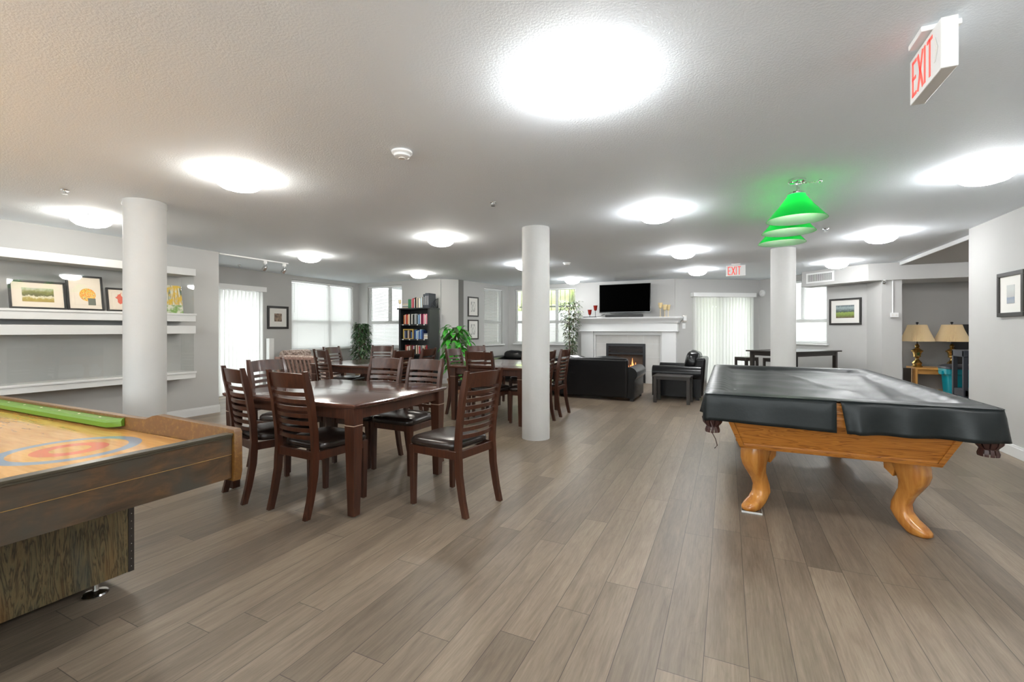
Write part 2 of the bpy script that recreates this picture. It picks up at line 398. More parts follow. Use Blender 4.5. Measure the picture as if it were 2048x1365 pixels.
# ---------------------------------------------------------------- shell
# floor and ceiling follow the room outline
OUT = [(-6.88, -2.6), (-6.88, 4.23), (-8.38, 4.23), (-8.38, 8.62), (-5.97, 8.62), (-5.64, 8.95), (-5.3, 10.9), (-1.06, 10.9), (.66, 12.02), (2.32, 10.36), (2.44, 9.95), (2.72, 9.95), (2.76, 10.85), (4.8, 10.85), (4.8, 7.0), (2.52, 7.0), (2.52, -2.6)]
b = MB().box(-8.6, 5.0, -2.8, 12.3, -.12, 0); struct(b.build('floor', 'floor_planks'), 'grey brown wood plank floor')
b = MB().box(-8.6, 5.0, -2.8, 12.3, H, H + .15); struct(b.build('ceiling', 'ceiling_texture'), 'white textured ceiling')
TH = .14
def wall(name, p0, p1, holes=(), mat='wall_paint', ext=(0, 0), label=None, z1=H, th=TH):
    """interior face on the line p0->p1, thickness to the left (local +y)"""
    m, L = frameM(p0, p1); b_ = MB(); b_.X = m
    xs = -ext[0]
    for (a, c, z0, zt) in sorted(holes):
        b_.box(xs, a, 0, th, 0, z1)
        if z0 > 0: b_.box(a, c, 0, th, 0, z0)
        b_.box(a, c, 0, th, zt, z1); xs = c
    b_.box(xs, L + ext[1], 0, th, 0, z1)
    o = struct(b_.build(name, mat), label); return m, L
def window(n, m, x0, x1, z0, z1, mullx, railz, sill=True, topmull=True):
    """window n fitted in a hole: frame, bars, pane and sill; local frame of the wall"""
    t = bpy.data.objects.new('window_%d' % n, None); COL.objects.link(t); t['kind'] = 'structure'; t.matrix_world = m
    f = MB(); w_ = .045
    f.box(x0, x0 + w_, .05, .11, z0, z1).box(x1 - w_, x1, .05, .11, z0, z1).box(x0, x1, .051, .109, z1 - w_, z1).box(x0, x1, .051, .109, z0, z0 + w_)
    f.box(x0 + w_, x1 - w_, .052, .108, railz - .035, railz + .035)
    if mullx: f.box(mullx - .035, mullx + .035, .053, .107, railz if topmull else z0 + w_, z1 - w_)
    f.build('window_frame', 'trim_white', t, bevel=.004)
    MB().box(x0 + w_, x1 - w_, .075, .081, z0 + w_, z1 - w_).build('pane', 'window_glass', t)
    if sill: MB().box(x0 - .04, x1 + .04, -.05, .05, z0 - .035, z0).build('window_sill', 'sill_white', t, bevel=.006)
    return t
def blind(m, x0, x1, z0, z1, tilt, label, group='white venetian blinds', gaps=()):
    t = thing('venetian_blind', label, 'blind', group=group); t.matrix_world = m
    y = .022; s = MB(); n = int((z1 - z0 - .05) / .0215)
    for i in range(n):
        z = z0 + .02 + i * .0215; dy = .0125 * cos(tilt); dz = .0125 * sin(tilt)
        s.add([(x0 + .012, y - dy, z - dz), (x1 - .012, y - dy, z - dz), (x1 - .012, y + dy, z + dz), (x0 + .012, y + dy, z + dz)], [(0, 1, 2, 3)])
    s.build('slats', 'blind_slat', t)
    MB().box(x0 + .008, x1 - .008, y - .013, y + .013, z1 - .03, z1 - .001).build('headrail', 'white_plastic', t, bevel=.003)
    MB().box(x0 + .012, x1 - .012, y - .012, y + .012, z0 + .002, z0 + .014).build('bottom_rail', 'white_plastic', t, bevel=.003)
    c = MB()
    for x in (x0 + .15, (x0 + x1) / 2, x1 - .15): c.box(x - .001, x + .001, y - .0145, y - .0125, z0, z1)
    c.box(x0 + .07, x0 + .075, y - .02, y - .016, z1 - .7, z1 - .02)
    c.build('cord', 'white_plastic', t); return t
def vertical_blind(m, x0, x1, z0, z1, ang, label):
    t = thing('vertical_blind', label, 'blind', group='vertical blinds over the patio doors'); t.matrix_world = m
    s = MB(); n = int((x1 - x0) / .078)
    for i in range(n):
        x = x0 + .045 + i * .078; dx = .046 * cos(ang); dy = .046 * sin(ang)
        pts = [(-1, 0), (-.5, .006), (0, .009), (.5, .006), (1, 0)]
        row = [(x + dx * p - sin(ang) * q, -.075 + dy * p + cos(ang) * q) for p, q in pts]
        s.loft([[(a, c, z0) for a, c in row], [(a, c, z1) for a, c in row]], close=False)
    s.build('vanes', 'vane', t, smooth='all')
    MB().box(x0 - .03, x1 + .01, -.15, -.005, z1 - .005, z1 + .09).build('valance', 'white_plastic', t, bevel=.006)
    ch = MB().tube([(x0 + .01, -.13, z1 - .02), (x0 + .01, -.13, .7)], .004, 6); ch.build('pull_chain', 'white_plastic', t)
    return t
def patio_door(n, m, x0, x1, z1):
    t = bpy.data.objects.new('door_%d' % n, None); COL.objects.link(t); t['kind'] = 'structure'; t.matrix_world = m
    f = MB(); c = (x0 + x1) / 2
    f.box(x0, x0 + .06, .03, .11, 0, z1).box(x1 - .06, x1, .03, .11, 0, z1).box(x0, x1, .031, .109, z1 - .06, z1).box(x0, x1, .031, .109, 0.001, .05).box(c - .04, c + .04, .032, .108, .05, z1 - .06)
    f.build('door_frame', 'trim_white', t, bevel=.004)
    MB().box(x0 + .06, x1 - .06, .067, .073, .05, z1 - .06).build('pane', 'window_glass', t)
def baseboard(name, p0, p1, a=0, b_=None, mat='trim_white'):
    m, L = frameM(p0, p1); q = MB(); q.X = m; b_ = L if b_ is None else b_
    q.box(a, b_, -.014, 0, 0, .095).box(a, b_, -.008, 0, .095, .115); struct(q.build(name, mat))
# wall lines; the room lies on the right of p0->p1
wall('wall_left', (-6.88, -2.6), (-6.88, 4.23), label='pale grey wall behind the display cases', ext=(0, 0))
wall('wall_left_return', (-8.38, 4.09), (-7.02, 4.09), ext=(.14, 0), th=.14)
mB, LB = wall('wall_window_left', (-8.38, 4.23), (-8.38, 8.62), [(.12, 1.76, 0, 2.03), (2.448, 4.2, .815, 2.31)], ext=(0, .14), label='grey wall with patio door and wide window')
mC, LC = wall('wall_bookcase', (-8.38, 8.62), (-5.97, 8.62), [(.291, 1.366, .82, 2.31)], ext=(0, .05))
wall('wall_chamfer', (-5.97, 8.62), (-5.64, 8.95))
mD, LD = wall('wall_pictures', (-5.64, 8.95), (-5.3, 10.9), [(.95, 1.72, .865, 2.29)], ext=(0, .14))
mE, LE = wall('wall_fireplace', (-5.3, 10.9), (-1.06, 10.9), [(.196, 1.88, .88, 2.30)], label='grey wall behind the fireplace')
mF, LF = wall('wall_patio', (-1.06, 10.9), (.66, 12.02), [(.42, 1.86, 0, 2.04)], ext=(.02, .1))
mG, LG = wall('wall_right_window', (.66, 12.02), (2.32, 10.36), [(.70, 1.607, .955, 2.28)])
wall('wall_pilaster_side', (2.32, 10.36), (2.44, 9.95)); wall('wall_pilaster', (2.44, 9.95), (2.72, 9.95), th=.12); wall('wall_pilaster_inner', (2.72, 9.95), (2.72, 10.85), th=-.0 + .12) if False else None
wall('wall_alcove_side', (2.70, 10.07), (2.70, 10.85), mat='wall_paint_grey', th=-.02) if False else None
wall('wall_alcove_back', (2.6, 10.85), (4.8, 10.85), mat='wall_paint_grey', label='darker grey wall at the back of the alcove')
wall('wall_alcove_right', (4.8, 10.85), (4.8, 7.0), mat='wall_paint_grey', ext=(.1, .1))
wall('wall_alcove_front', (4.8, 7.0), (2.69, 7.0), mat='wall_paint_grey', ext=(0, 0), th=.02)
wall('wall_right', (2.52, 7.0), (2.52, -2.6), th=.17, label='pale grey wall on the right')
mK2, _ = wall('wall_back', (2.52, -2.6), (-6.88, -2.6), [(.5, 4.3, 1.2, 2.3), (5.1, 8.9, 1.2, 2.3)], ext=(.17, .14))  # both openings added behind the camera to let more light onto the ceiling
PORTALS = []
# openings' fittings
window(1, mB, 2.448, 4.2, .815, 2.31, 3.496, 1.41, topmull=False); window(2, mC, .291, 1.366, .82, 2.31, .941, 1.41)
window(3, mD, .95, 1.72, .865, 2.29, None, 1.43); window(4, mE, .196, 1.88, .88, 2.30, 1.351, 1.44, topmull=False)
window(5, mG, .70, 1.607, .955, 2.28, 1.05, 1.42)
window(6, mK2, .5, 4.3, 1.2, 2.3, 2.4, 2.0, topmull=False); window(7, mK2, 5.1, 8.9, 1.2, 2.3, 7.0, 2.0, topmull=False)  # added windows, out of view, for extra daylight
blind(mB, 2.45, 4.198, .82, 2.305, R(58), 'wide white blind nearly closed in the large window left of the tall dark green plant')
blind(mC, .293, 1.364, .825, 2.305, R(30), 'half open white blind in the narrow window behind the black bookcase')
blind(mD, .952, 1.718, .87, 2.285, R(30), 'white blind in the window right of the two stacked pictures')
blind(mE, .198, 1.878, .885, 2.295, R(14), 'open white blind showing greenery and railings, left of the fireplace')
blind(mG, .702, 1.605, .96, 2.275, R(45), 'bright white blind in the window behind the right column')
patio_door(1, mB, .12, 1.76, 2.03); patio_door(2, mF, .42, 1.86, 2.04)
vertical_blind(mB, .10, 1.76, .03, 1.985, R(20), 'white vertical blind on the left beside the small square sepia picture')
vertical_blind(mF, .38, 1.88, .03, 1.99, R(14), 'white vertical blind right of the fireplace behind the leather armchair')
for n, (p, q) in dict(left=((-6.88, -2.6), (-6.88, 4.244)), right=((2.52, 7.0), (2.52, -2.6)), chamfer=((-5.97, 8.62), (-5.64, 8.95)), bookcase=((-8.38, 8.62), (-5.97, 8.62)), pictures=((-5.64, 8.95), (-5.3, 10.9))).items(): baseboard('baseboard_' + n, p, q)
baseboard('baseboard_window', (-8.38, 4.23), (-8.38, 8.62), 1.85); baseboard('baseboard_fireplace', (-5.3, 10.9), (-1.06, 10.9), 0, 1.95)
b = MB().box(-6.894, -6.88, 4.23, 4.244, 0, .1); 
plain('return_shade_grey', (.17, .165, .155), .75, var=.02)  # dark grey that paints the shade of a wall return
b = MB(); b.X = mD; b.box(0.0, .17, -.006, 0, .12, H); struct(b.build('return_shade_strip', 'return_shade_grey'), 'shaded wall return beside the stacked pictures, its shade painted as a dark strip')  # thin slab, stands in for the shadow on the wall return
# bulkhead (duct box) and dropped alcove ceiling
b = MB(); b.prism([(1.36, 10.83), (1.36, 10.79), (2.24, 9.9), (4.78, 9.9), (4.78, 10.84), (2.62, 10.84), (2.62, 10.02), (2.46, 10.02), (2.31, 10.30), (1.56, 11.08)], 2.10, H - .001)
struct(b.build('trim_1', 'wall_paint'), 'boxed-in duct below the ceiling')
b = MB().box(2.69, 4.78, 7.01, 9.895, 2.345, H - .001); b.cur = 1; b.box(2.672, 2.69, 7.0, 9.895, 2.345, H - .001); struct(b.build('trim_2', ['wall_paint', 'trim_white']), 'dropped alcove ceiling with white edge')
# half-height panel beside patio door
b = MB(); b.box(-8.38 + .015, -8.26, 6.075, 6.18, 0, 1.06); tag(b.build('low_divider', 'white_plastic', bevel=.006), 'plain white half-height panel standing beside the left vertical blind', 'divider')

# sampling portals in the window openings (they only guide the sky light, they do not shine)
for m_, x0, x1, z0, z1 in ((mB, 2.448, 4.2, .815, 2.31), (mB, .12, 1.76, .05, 2.03), (mC, .291, 1.366, .82, 2.31), (mD, .95, 1.72, .865, 2.29), (mE, .196, 1.88, .88, 2.3), (mF, .42, 1.86, .05, 2.04), (mG, .7, 1.607, .955, 2.28), (mK2, .5, 4.3, 1.2, 2.3), (mK2, 5.1, 8.9, 1.2, 2.3)):
    la = bpy.data.lights.new('window_portal', 'AREA'); la.shape = 'RECTANGLE'; la.size = x1 - x0; la.size_y = z1 - z0; la.cycles.is_portal = True
    lo = bpy.data.objects.new('window_portal', la); COL.objects.link(lo)
    lo.matrix_world = m_ @ Matrix.Translation(((x0 + x1) / 2, .135, (z0 + z1) / 2)) @ Matrix.Rotation(R(-90), 4, 'X')
# outside: ground, retaining wall, hedge, railing
struct(MB().box(-16, 12, -6, 22, -.35, -.2).build('outside_ground', 'concrete'))
b = MB().box(-11.2, -11.0, 1, 12, -.2, 4.2); b.box(-11.0, -6.2, 12, 12.2, -.2, 2.6); struct(b.build('wall_outside_left', 'concrete'))  # left walls raised to block sky light behind the blinds
b = MB().box(-6.2, -.2, 13.4, 13.6, -.2, 1.84).box(-.2, 6.0, 14.6, 14.8, -.2, 3.2); struct(b.build('wall_outside_back', 'concrete'))  # right part raised as well, to dim the sky behind the windows
t = thing('iron_railing', 'dark metal railing outside the window left of the fireplace', 'railing')
r_ = MB()
for i in range(40): r_.box(-6.1 + i * .15, -6.085 + i * .15, 13.49, 13.51, 1.84, 2.9)
r_.build('bars', 'dark_metal', t); MB().box(-6.15, -.2, 13.48, 13.52, 2.9, 2.94).box(-6.15, -.2, 13.48, 13.52, 1.95, 1.99).build('rail', 'dark_metal', t)
h = MB()
for i in range(90):
    x = random.uniform(-7, 0); z = random.uniform(1.2, 4.2); h.ball((x, 15 + random.uniform(-.4, .4), z), random.uniform(.3, .55), 8, 6)
hd = h.build('hedge', 'hedge_green', smooth='all'); tag(hd, 'sunlit yellow green foliage outside the window left of the fireplace', 'hedge', kind='stuff')

# columns
def column(x, y, label):
    t = thing('round_column', label, 'column', (x, y, 0), group=None)
    MB().lathe([(.158, 0), (.158, 1.2), (.158, H - .001)], 48).build('shaft', 'column_paint', t, smooth=True)
    return t
c = column(-4.80, 2.29, 'round off-white column on the left in front of the display cases, seamed at its top')
b = MB().lathe([(.1605, 2.345), (.1615, 2.35), (.1605, H - .001)], 48, cap=False); b.build('top_band', 'column_paint', c, smooth=True)
column(-1.98, 4.79, 'round off-white column in the middle of the room, its foot in full view')
column(.72, 7.54, 'round off-white column on the right, behind the pool table')

# ---------------------------------------------------------------- ceiling fixtures
def dome_proto(warm):
    t = thing('ceiling_light', '', 'ceiling light')
    MB().lathe([(.13, 0), (.145, -.003), (.146, -.016), (.12, -.018)], 40).build('base_ring', 'dome_ring', t, smooth=True)
    MB().lathe([(.172, -.016), (.168, -.040), (.150, -.070), (.118, -.094), (.07, -.108), (.02, -.114)], 40, cap=False).build('glass_dome', 'dome_glass_warm' if warm else 'dome_glass', t, smooth='all')
    for a in (30, 150, 270):
        MB().cbox((.170 * cos(R(a)), .170 * sin(R(a)), -.016), (.016, .016, .02)).build('clip', 'chrome', t, bevel=.003)
    l = bpy.data.lights.new('lamp_bulb', 'POINT'); l.energy = BULBW; l.shadow_soft_size = .03; l.color = (1, .985, .96) if warm else (.97, .985, 1)
    lo = bpy.data.objects.new('lamp_bulb', l); COL.objects.link(lo); lo.parent = t; lo.location = (0, 0, -.082)
    t.location = (0, -9, H - .001); return t
DL = [(-.625, 2.055, 0, 'white ceiling dome light nearest the camera, the largest in view'), (-3.33, 2.2, 1, 'warm ceiling dome light above and right of the left column'), (-5.88, 2.33, 1, 'warm ceiling dome light left of the left column, above the display cases'),
      (-3.26, 4.76, 1, 'warm ceiling dome light left of the middle column'), (-5.88, 5.01, 1, 'ceiling dome light nearest the track lights'), (-5.7, 7.54, 1, 'small ceiling dome light above the black bookcase'),
      (-.63, 4.62, 0, 'bright ceiling dome light between the middle column and the green pendant lamps'), (-.59, 7.12, 0, 'bright ceiling dome light left of the farther exit sign, nearer one of two'), (-3.22, 9.99, 0, 'far ceiling dome light left of the television'),
      (-.525, 9.47, 0, 'far ceiling dome light just right of the television'), (1.68, 4.41, 0, 'ceiling dome light above the right picture wall, right of the pool table lamps'), (1.68, 6.88, 0, 'ceiling dome light in front of the white edged alcove ceiling'),
      (1.69, 9.4, 0, 'ceiling dome light against the duct with the vent grille'), (-3.24, 7.33, 0, 'ceiling dome light half hidden behind the middle column')]
PR = {0: None, 1: None}
def put_dome(x, y, wm, lab):
    H = 2.345 if x > 3 else 2.4
    if PR[wm] is None: PR[wm] = dome_proto(wm); o = PR[wm]; o.location = (x, y, H - .001)
    else: o = dup(PR[wm], (x, y, H - .001), 0, lab)
    o['label'] = lab; o['group'] = 'ceiling dome lights'; o.rotation_euler.z = random.uniform(0, 2)
for x, y, wm, lab in DL: put_dome(x, y, wm, lab)
for x, y, lb in ((-.6, -.55, 'just behind the camera'), (-3.3, -.4, 'behind the curling table'), (-5.9, -.3, 'beside the far left wall'), (1.68, 1.9, 'right of the near exit sign'), (1.68, -.55, 'in the back right corner'), (4.05, 8.55, 'added in the alcove behind the right wall to brighten it')): put_dome(x, y, 0, 'ceiling dome light outside the frame, ' + lb)  # dome grid continued out of view; the alcove dome is added to brighten it
def smoke(x, y, lab):
    t = thing('smoke_detector', lab, 'smoke detector', (x, y, H - .001), group='smoke detectors on the ceiling')
    MB().lathe([(.066, 0), (.066, -.012), (.052, -.02), (.05, -.034), (.03, -.042)], 32).build('housing', 'white_plastic', t, smooth=True)
    MB().lathe([(.022, -.042), (.02, -.046)], 20).build('sensor', 'mat_board', t); return t
smoke(-1.92, 2.36, 'round white smoke detector on the ceiling, the nearer one, between the dome lights'); smoke(-2.52, 7.5, 'small far smoke detector right of the middle column')
def sprinkler(x, y, lab):
    t = thing('sprinkler', lab, 'sprinkler', (x, y, H - .001), group='fire sprinklers on the ceiling')
    MB().lathe([(.03, 0), (.028, -.006), (.01, -.008), (.009, -.03), (.02, -.032), (.02, -.035)], 16).build('head', 'chrome', t, smooth=True)
    MB().tube([(-.014, 0, -.008), (-.016, 0, -.02), (0, 0, -.034)], .002, 6).tube([(.014, 0, -.008), (.016, 0, -.02), (0, 0, -.034)], .002, 6).build('yoke', 'chrome', t)
sprinkler(-4.98, 1.8, 'small sprinkler head above and left of the left column'); sprinkler(-1.93, 3.65, 'small sprinkler head above and left of the middle column'); sprinkler(1.02, 6.25, 'small sprinkler head right of the green pendant lamps')
sprinkler(-7.9, 5.22, 'small sprinkler head behind the track lights')
# motion sensor tag near left column
b = MB().ball((0, 0, 0), .022, 8, 6, (1, .6, .8)); b.cbox((.03, 0, .004), (.04, .012, .02)); tag(b.build('ceiling_hook', 'white_plastic', loc=(-4.955, 2.19, 2.385), smooth=True), 'tiny white bracket beside the top of the left column', 'bracket')
# track light
t = thing('track_light', 'white ceiling track with two swivel spot heads above the left patio door', 'track light', (0, 0, 0))
MB().box(-6.95, -6.915, 4.16 + .1, 5.45, H - .022, H - .001).build('track', 'white_plastic', t, bevel=.003)
for (y, dz) in ((5.02, .0), (5.38, .0)):
    s = MB().cbox((-6.932, y, 2.355), (.03, .05, .05)).tube([(-6.932, y, 2.34), (-6.932, y, 2.29)], .008, 8); hd = s.build('stem', 'white_plastic', t)
    q = MB(); q.X = Matrix.Translation((-6.932, y, 2.27)) @ Matrix.Rotation(R(50), 4, 'Y'); q.lathe([(.02, .04), (.036, .02), (.038, -.05), (.034, -.05)], 20, cap=True); q.build('spot_head', 'chrome', t, smooth=True)
# exit signs
def exit_sign(loc, rotz, lab, arrow):
    t = thing('exit_sign', lab, 'exit sign', loc, rotz, 'ceiling exit signs')   # local: faces -y, hangs from z=0
    MB().box(-.155, .155, 0, .05, -.214, -.028).build('housing', 'white_plastic', t, bevel=.004)
    MB().box(-.07, .07, -.03, .09, -.022, -.0005).box(-.05, .05, .01, .04, -.03, -.02).build('canopy', 'white_plastic', t, bevel=.004)
    k = MB(); y0, y1 = -.0015, -.0002; zb, zt = -.195, -.048; sw = .014
    def st(x0, z0, x1, z1, w_=sw):
        d = Vector((x1 - x0, z1 - z0)).normalized(); nx, nz = -d.y * w_ / 2, d.x * w_ / 2
        p = [(x0 + nx, z0 + nz), (x0 - nx, z0 - nz), (x1 - nx, z1 - nz), (x1 + nx, z1 + nz)]
        k.hexa([(a, y0, c) for a, c in p] + [(a, y1, c) for a, c in p])
    X = -.125
    st(X + .007, zb, X + .007, zt); st(X, zt - .007, X + .047, zt - .007); st(X, (zb + zt) / 2, X + .04, (zb + zt) / 2); st(X, zb + .007, X + .047, zb + .007)
    X = -.064; st(X, zb, X + .052, zt, .016); st(X, zt, X + .052, zb, .016)
    X = .008; st(X, zb, X, zt)
    X = .03; st(X + .026, zb, X + .026, zt); st(X, zt - .007, X + .052, zt - .007)
    k.build('lettering', 'exit_red', t)
    if arrow:
        a = MB(); p = [(.105, -.075), (.125, -.12), (.105, -.165)]
        for (ax, az), (bx, bz) in zip(p, p[1:]): a.hexa([(ax - .005, -.003, az), (ax + .006, -.003, az), (bx + .006, -.003, bz), (bx - .005, -.003, bz), (ax - .005, -.001, az), (ax + .006, -.001, az), (bx + .006, -.001, bz), (bx - .005, -.001, bz)])
        a.build('chevron', 'mat_board', t)
    return t
exit_sign((.70, 2.31, H), R(-90), 'near white exit sign with red letters on the ceiling at upper right', True)
exit_sign((.13, 8.9, H), 0, 'far small white exit sign with red letters left of the right column', False)

# ---------------------------------------------------------------- display cases on the left wall
def case(z0, z1, hz, bz, lab):
    t = thing('display_case', lab, 'display case', (-6.88, 0, 0), group='long wall display cases')
    y0, y1 = -.6, 3.72; D = .33
    MB().box(.001, D, y0, y1, z1 - hz, z1).build('header', 'case_white', t, bevel=.004)
    MB().box(.001, D, y0, y1, z0, z0 + bz).box(D - .012, D + .008, y0, y1 + .008, z0 + bz - .022, z0 + bz + .004).build('shelf', 'case_white', t, bevel=.003)
    g = MB().box(D - .03, D - .024, y0, y1 - .01, z0 + bz, z1 - hz); g.build('front_glass', 'case_glass', t)
    MB().box(.01, D - .032, y1 - .016, y1 - .01, z0 + bz, z1 - hz).build('end_glass', 'case_glass', t)
    return t
case(1.345, 2.063, .095, .105, 'upper glazed display case on the left wall, holding the framed pictures')
case(.577, 1.287, .105, .09, 'lower glazed display case on the left wall, standing empty')
def picture(name, lab, loc, rotz, w_, h_, fw, aw, ah, art, tilt=0, matc='mat_board', ax=0, az=0, cat='picture', framem='black_frame', group=None):
    """local: faces -y, origin at centre, wall at y=0"""
    t = thing(name, lab, cat, loc, rotz, group); t.rotation_euler = (tilt, 0, rotz); t.rotation_mode = 'XYZ'
    f = MB()
    if fw:
        for (a, b_, c, d) in ((-w_ / 2, w_ / 2, h_ / 2 - fw, h_ / 2), (-w_ / 2, w_ / 2, -h_ / 2, -h_ / 2 + fw), (-w_ / 2, -w_ / 2 + fw, -h_ / 2 + fw, h_ / 2 - fw), (w_ / 2 - fw, w_ / 2, -h_ / 2 + fw, h_ / 2 - fw)):
            f.box(a, b_, -.025, -.002, c, d)
        f.build('frame', framem, t, bevel=.003)
        MB().box(-w_ / 2 + fw, w_ / 2 - fw, -.012, -.004, -h_ / 2 + fw, h_ / 2 - fw).build('mat', matc, t)
    MB().box(-aw / 2, aw / 2, -.003 if fw else -.006, 0, -ah / 2, ah / 2).build('print', 'art_' + art, t, loc=(ax, -.012, az))
    return t
# leaning pictures inside the upper case (face +x): rotz=90
SH = 1.452
def lean(y, w_, h_, lab, art, aw, ah, fw=.02, ax=0, az=0, matc='mat_cream', x=-6.72):
    o = picture('leaning_picture', lab, (x, y, SH + h_ / 2 * cos(R(10)) + .003), R(90), w_, h_, fw, aw, ah, art, R(-10), matc, ax, az, group='framed prints in the upper display case'); return o
lean(2.207, .45, .31, 'wide black framed landscape print leaning in the upper display case', 'land', .25, .15)
lean(2.602, .33, .41, 'upright black framed print of an orange flower bouquet in the upper display case', 'flower', .24, .22, ax=.02, az=-.03)
lean(2.955, .31, .29, 'black framed print of red petals, half hidden by the left column', 'red', .20, .2, az=-.01)
lean(3.515, .25, .38, 'unframed colourful birch forest print at the right end of the upper display case', 'birch', .25, .38, fw=0, x=-6.74)

# ---------------------------------------------------------------- wall pictures and small wall things
def onwall(m, s, z, off=0): v = m @ Vector((s, -off, z)); return (v.x, v.y, v.z)
def wrot(m): return math.atan2(m[1][0], m[0][0])
picture('framed_picture', 'dark framed small sepia square print beside the left vertical blind', onwall(mB, 2.12, 1.487), wrot(mB), .485, .47, .045, .17, .165, 'sepia')
picture('framed_picture', 'upper of the two dark framed sketches beside the window, above the bright green plant', onwall(mD, .515, 1.79), wrot(mD), .39, .475, .03, .16, .24, 'sketch', group='pair of framed sketches')
picture('framed_picture', 'lower of the two dark framed sketches beside the window, above the bright green plant', onwall(mD, .515, 1.24), wrot(mD), .39, .475, .03, .16, .26, 'sketch', group='pair of framed sketches')
picture('framed_picture', 'black framed green park print on the wall behind the pool table', onwall(mG, 1.965, 1.585), wrot(mG), .60, .51, .035, .34, .245, 'park')
picture('framed_picture', 'tall dark grey framed beach print on the right wall', (2.52, 6.11, 1.585), R(-90), .46, .44, .04, .13, .18, 'beach')
t = thing('wall_clock', 'small round white alarm dome high beside the right patio door', 'alarm', onwall(mG, .10, 2.08), wrot(mG))
q = MB(); q.X = Matrix.Rotation(R(90), 4, 'X'); q.lathe([(.075, 0), (.075, .02), (.05, .03), (.048, .045), (.01, .05)], 28); q.build('body', 'white_plastic', t, smooth=True)
t = thing('wall_sconce', 'small square wall lamp between mantel and right vertical blind', 'wall lamp', onwall(mF, .19, 1.49), wrot(mF))
MB().box(-.055, .055, -.02, -.001, -.075, .075).build('plate', 'glide_metal', t, bevel=.004); MB().box(-.04, .04, -.06, -.02, -.05, .05).build('shade', 'white_plastic', t, bevel=.01)
t = thing('light_switch', 'white light switch below the small wall lamp', 'light switch', onwall(mF, .19, 1.32), wrot(mF))
MB().box(-.035, .035, -.008, -.001, -.06, .06).build('plate', 'white_plastic', t, bevel=.002); MB().box(-.015, .015, -.012, -.008, -.03, .03).build('rocker', 'trim_white', t)
# vent on duct
mK, _ = frameM((1.36, 10.79), (2.24, 9.9))
t = thing('vent_grille', 'white louvred vent grille on the duct below the ceiling', 'vent', onwall(mK, .375, 2.255), wrot(mK))
MB().box(-.28, .28, -.008, -.001, -.10, .10).build('frame', 'white_plastic', t, bevel=.002); MB().box(-.245, .245, -.010, -.008, -.068, .068).build('opening', 'dark_metal', t)
q = MB()
for i in range(26): x = -.24 + i * .0192; q.box(x, x + .007, -.014, -.0095, -.068, .068)
q.build('louvres', 'white_plastic', t)
# outlet box with conduit
t = thing('outlet_box', 'white outlet box with conduit dropping from the duct on the pilaster', 'outlet', (2.61, 9.95, 1.49))
MB().box(-.055, .055, -.04, -.001, -.04, .04).build('box', 'white_plastic', t, bevel=.003); MB().tube([(-.02, -.012, .04), (-.02, -.012, .608)], .010, 8).build('conduit', 'white_plastic', t, smooth=True)
MB().box(-.04, -.015, -.043, -.04, -.015, .015).box(.01, .035, -.043, -.04, -.015, .015).build('socket', 'mat_board', t)
t = thing('emergency_spot', 'small clear bulb fitting under the duct beside the conduit', 'lamp', (2.47, 9.93 - .0, 2.10))
MB().lathe([(.03, 0), (.03, -.012), (.02, -.03), (.028, -.05), (.016, -.068)], 16).build('bulb', 'chrome', t, smooth=True)

